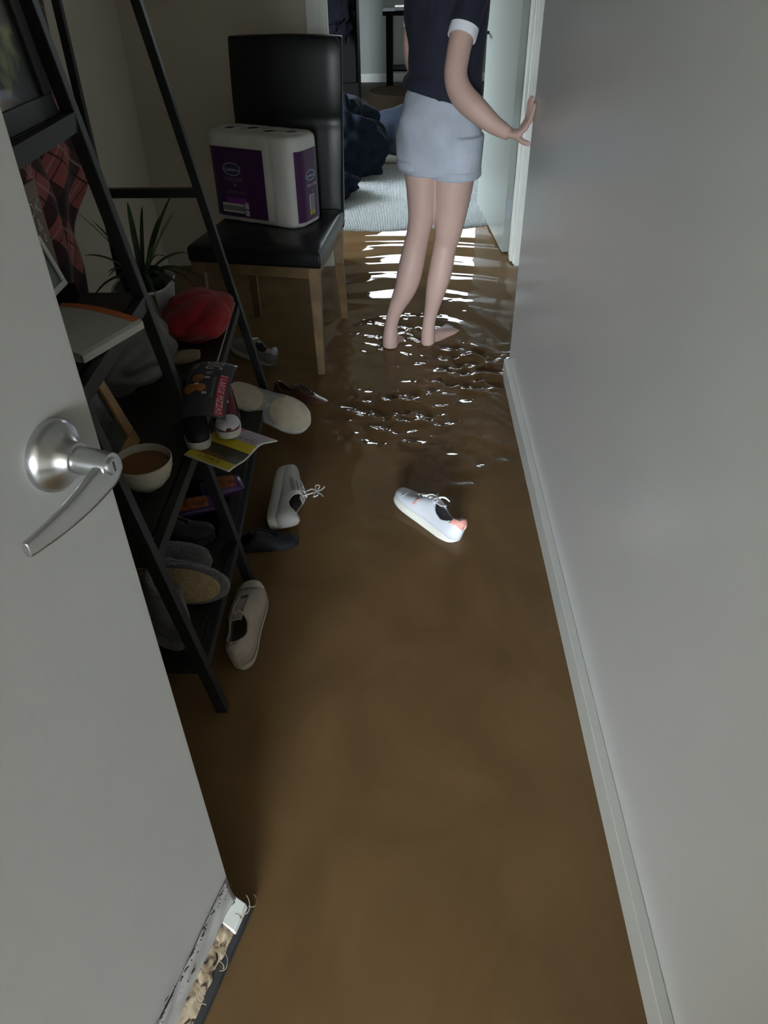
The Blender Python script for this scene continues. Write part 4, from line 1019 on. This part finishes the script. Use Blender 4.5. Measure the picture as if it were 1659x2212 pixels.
# palm pressed up against the wall face
def palm(b):
    rs = []
    for c, hw, hh in (((.360, 2.840, .912), .021, .017), ((.380, 2.830, .910), .028, .015), ((.400, 2.822, .920), .034, .0135), ((.415, 2.815, .940), .037, .0125), ((.424, 2.808, .962), .038, .0105)):
        c = Vector(c); rs.append((c, hw, hh))
    out = []
    for i, (c, hw, hh) in enumerate(rs):
        d_ = (rs[min(i + 1, 4)][0] - rs[max(i - 1, 0)][0]).normalized(); a_ = Vector((0, 1, 0)); a_ = (a_ - d_ * a_.dot(d_)).normalized(); n_ = d_.cross(a_)
        out.append([c + a_ * hw * math.cos(t) + n_ * hh * math.sin(t) for t in [2 * PI * k / 16 for k in range(16)]])
    rings(b, out)
palm(bd)
for k, (dy, ln, sp) in enumerate(((-.030, .064, -.040), (-.010, .076, -.016), (.010, .074, .008), (.030, .058, .030))):
    p = Vector((.4235, 2.808 + dy, .955)); 
    stube(bd, [(p.x, p.y, p.z, .0088), (p.x + .003, p.y + sp * .5, p.z + ln * .5, .0085), (p.x + .0045, p.y + sp * .8, p.z + ln * .8, .0078), (p.x + .0055, p.y + sp, p.z + ln, .0062)], 4, 10)
stube(bd, [(.385, 2.812, .908, .012), (.402, 2.785, .898, .0105), (.418, 2.768, .893, .0095), (.428, 2.757, .893, .0075)], 4, 10)
# left arm, bent across the front of the body
stube(bd, [(.055, 3.14, 1.325, .044), (.042, 3.14, 1.25, .038), (.031, 3.14, 1.17, .036), (.032, 3.155, 1.11, .035), (.050, 3.20, 1.06, .034), (.10, 3.27, .975, .031), (.18, 3.31, .93, .026), (.245, 3.325, .895, .020), (.268, 3.328, .885, .020)], 5, 16)
rings(bd, [[(c[0], c[1] + hw * math.cos(t), c[2] + hh * math.sin(t)) for t in [2 * PI * k / 14 for k in range(14)]] for c, hw, hh in (((.262, 3.328, .888), .016, .020), ((.290, 3.33, .878), .013, .034), ((.320, 3.332, .868), .012, .036))])
for k in range(4):
    z = .893 - k * .017
    stube(bd, [(.316, 3.332, z, .0082), (.345, 3.335, z - .002, .0078), (.355, 3.322, z - .003, .007), (.345, 3.308, z - .003, .006)], 4, 9)
stube(bd, [(.285, 3.32, .900, .010), (.310, 3.305, .912, .009), (.332, 3.298, .914, .007)], 4, 9)
# head with brow, nose, chin, ears (turned slightly, looking down the hall)
rings(bd, [esec((.160, 3.175, z), rx, ry) for z, rx, ry in ((1.425, .030, .040), (1.445, .048, .062), (1.475, .062, .080), (1.51, .070, .090), (1.55, .075, .096), (1.59, .073, .094), (1.62, .060, .080), (1.64, .036, .050), (1.645, .01, .012))])
stube(bd, [(.16, 3.262, 1.535, .009), (.16, 3.280, 1.515, .012), (.16, 3.272, 1.500, .011)], 3, 8)
for sg_ in (-1, 1):
    ellips(bd, (.16 + sg_ * .076, 3.165, 1.525), (.008, .018, .030), 10, 8)
    ellips(bd, (.16 + sg_ * .078, 2.0 + 1.165, 1.505), (.006, .010, .012), 8, 6)
    stube(bd, [(.16 + sg_ * .010, 3.262, 1.555, .008), (.16 + sg_ * .045, 3.245, 1.557, .008)], 3, 8)
obj('body', bd, 'skin', pe, world=True, remesh=.0036, smo=6)
# hair: cap and ponytail
b = bmesh.new(); ellips(b, (.16, 3.150, 1.565), (.084, .098, .090), 24, 14); stube(b, [(.16, 3.06, 1.59, .020), (.16, 3.02, 1.58, .024), (.158, 3.005, 1.50, .026), (.156, 3.015, 1.40, .020), (.155, 3.025, 1.33, .006)], 5, 14)
obj('hair', b, 'hair', pe, world=True, remesh=.006, smo=3)
for sg_ in (-1, 1): obj('eye', ellips(bmesh.new(), (.16 + sg_ * .028, 3.258, 1.540), (.012, .008, .006), 12, 8), 'eye', pe, world=True)
b = bmesh.new(); ellips(b, (.16, 3.258, 1.470), (.022, .008, .006), 12, 8); obj('mouth', b, 'lips', pe, world=True)
# T-shirt
b = bmesh.new(); HEM = []
secs = [(.955, .152, .120, 3.125), (1.0, .146, .112, 3.125), (1.06, .136, .100, 3.13), (1.14, .139, .102, 3.13), (1.22, .149, .106, 3.13), (1.29, .154, .096, 3.13), (1.335, .128, .074, 3.13), (1.365, .085, .062, 3.135), (1.385, .066, .058, 3.14)]
rs = []
for i, (z, rx, ry, y) in enumerate(secs):
    e_ = esec((.143 if i < 2 else .149, y, z), rx, ry, RT, 36)
    if i < 2: e_ = [(x, yy, zz + .024 - .27 * (x - .15) * (1 - i * .5) + .006 * math.sin(x * 80 + yy * 40)) for x, yy, zz in e_]
    else: e_ = [(x + .003 * math.sin(z * 60 + x * 50), yy + .004 * math.sin(x * 55 + z * 40), zz) for x, yy, zz in e_]
    rs.append(e_)
rings(b, rs)
stube(b, [(.215, 3.13, 1.30, .060), (.245, 3.090, 1.320, .056), (.226, 3.050, 1.27, .053), (.206, 3.015, 1.205, .050)], 5, 22)
stube(b, [(.08, 3.13, 1.30, .060), (.055, 3.14, 1.320, .050), (.045, 3.14, 1.27, .046), (.040, 3.14, 1.215, .042)], 5, 22)
obj('t_shirt', b, 'navy', pe, world=True, remesh=.005, smo=2)
b = bmesh.new(); stube(b, [(.2075, 3.017, 1.210, .0505), (.201, 3.008, 1.190, .0510), (.197, 3.001, 1.178, .0498)], 3, 28); obj('sleeve_cuff', b, 'white', pe, world=True)
b = bmesh.new(); stube(b, [(.040, 3.14, 1.222, .0425), (.039, 3.14, 1.208, .0430), (.038, 3.14, 1.198, .0418)], 3, 28); obj('sleeve_cuff', b, 'white', pe, world=True)
# shorts
b = bmesh.new()
rs = []
for z, rx, ry in ((1.035, .106, .080), (.99, .126, .094), (.95, .140, .102), (.91, .152, .112), (.85, .162, .118), (.79, .165, .118), (.745, .160, .114), (.722, .148, .106)):
    rs.append([(x + .004 * math.sin(z * 50 + y * 60), y + .005 * math.sin(x * 45 + z * 20), zz) for x, y, zz in esec((.134, 3.12, z), rx, ry, RT, 36)])
rings(b, rs)
for cx_, z0, z1, r0, r1 in ((.058, .86, .748, .080, .076), (.200, .86, .720, .100, .102)):
    rs = [esec((cx_ + .008 * (1 - k / 6), 3.115, z0 + (z1 - z0) * k / 6), r0 + (r1 - r0) * k / 6 , (r0 + (r1 - r0) * k / 6) * 1.10, 0, 30) for k in range(7)]
    rings(b, rs)
obj('shorts', b, 'shorts', pe, world=True, remesh=.005, smo=4)
for cx_, z1, r1 in ((.055, .742, .076), (.197, .712, .102)):
    b = bmesh.new(); rings(b, [esec((cx_, 3.115, z1 + h), r1 * 1.01 + d, r1 * 1.11 + d, 0, 40) for h, d in ((.030, .0), (.026, .004), (.004, .005), (-.002, .0), (.0, -.012))], cap=False)
    obj('hem_cuff', b, 'shorts', pe, world=True)

# ---------------------------------------------------------------- living room things
b = bmesh.new(); NXr, NYr = 60, 60
def rugf(u, v):
    x = -1.25 + u * 1.85; y0 = 4.74 + .10 * ((x + .38)) ** 2 * 1.2 + .012 * math.sin(x * 14); y = y0 + v * (6.42 - y0)
    return (x, y, .010 + .006 * noise.noise(Vector((x * 3, y * 3, 0))) - .012 * max(0, (.03 - v) / .03))
patch_bm(rugf, 0, 1, 0, 1, 60, 60, b)
o = obj('rug', b, 'rug', solid=.012, origin=(-.3, 5.5, 0)); tagp(o, 'pale grey woven rug lapped by floodwater beyond the hallway doorway', 'rug')
struct('floor', bx(-2.49, 2.49, 5.65, 10.78, -.05, .006), 'browncarpet')
tb = thing('side_table', 'black wooden side table against the far wall left of the person', 'table', (.12, 9.7, .006))
obj('table_top', bx(-.23, .55, 9.45, 9.95, .80, .84), 'dark', tb, world=True, smooth=False, bevel=.004)
for x in (-.16, .48):
    for y in (9.50, 9.90): obj('leg', bx(x - .035, x + .035, y - .03, y + .03, .006, .80), 'dark', tb, world=True, smooth=False)
obj('lower_shelf', bx(-.15, .47, 9.5, 9.9, .28, .30), 'dark', tb, world=True, smooth=False)
o = obj('paper_stack', bx(-.10, .20, 9.5, 9.75, .841, .875), 'paper', smooth=False, bevel=.003, origin=(.05, 9.6, .841)); tagp(o, 'white paper stack on top of the black side table', 'paper')
cl = thing('cupboard', 'tall black cupboard beyond the doorway left of the side table', 'cupboard', (-.75, 8.8, .006))
obj('cabinet_body', bx(-1.20, -.46, 8.6, 9.1, .10, 1.75), 'dark', cl, world=True, smooth=False, bevel=.006)
obj('door', bx(-1.18, -.48, 8.58, 8.599, .30, 1.70), 'dark', cl, world=True, smooth=False, bevel=.004)
for x in (-1.16, -.50): obj('leg', bx(x - .02, x + .02, 8.63, 8.67, .006, .10), 'dark', cl, world=True, smooth=False)
b = blob((-.62, 8.40, .98), (.14, .09, .26), .30, 3., 5, 4, True)
o = obj('jacket', b, 'blackf', origin=(-.62, 8.4, .8)); tagp(o, 'dark puffer jacket hanging on the tall black cupboard', 'jacket')
b = blob((-.50, 6.15, .20), (.36, .34, .34), .24, 2.0, 8, 5, True, .012)
o = obj('duvet_pile', b, 'navyf', origin=(-.5, 6.15, .01)); tagp(o, 'large navy bedding heap on the grey rug beside the chair back', 'bedding')
b = blob((-.66, 5.46, .10), (.34, .26, .12), .25, 2.2, 11, 4, True, .018)
o = obj('duvet_pile', b, 'navyf', origin=(-.66, 5.46, .01)); tagp(o, 'low navy bedding fold in front of the larger heap', 'bedding')
b = blob((-.02, 6.95, .14), (.24, .28, .20), .30, 1.8, 14, 5, False, .008)
o = obj('denim_pile', b, 'denim', origin=(-.02, 6.95, .01)); tagp(o, 'crumpled denim clothes between the navy heap and the person', 'clothes')
ot = thing('ottoman', 'dark brown round ottoman behind the crumpled denim clothes', 'ottoman', (-.02, 8.3, .006))
obj('cushion', lathe(bmesh.new(), [(.30, .05), (.34, .08), (.345, .20), (.32, .26), (.2, .275), (.02, .28)], n=36), 'cush', ot)
obj('base', lathe(bmesh.new(), [(.28, 0), (.28, .05)], n=36), 'dark', ot)

# ---------------------------------------------------------------- groups of like things
for o in list(COL.objects):
    if o.parent is None and 'category' in o:
        g_ = {'shoe': 'shoes afloat and on the shelf boards', 'slipper': 'grey plush slippers on the lowest board', 'picture frame': 'framed pictures leaning on the ladder shelf', 'packet': 'snack packets under the bowl board', 'bedding': 'navy bedding dumped on the rug'}.get(o['category'])
        if g_: o['group'] = g_
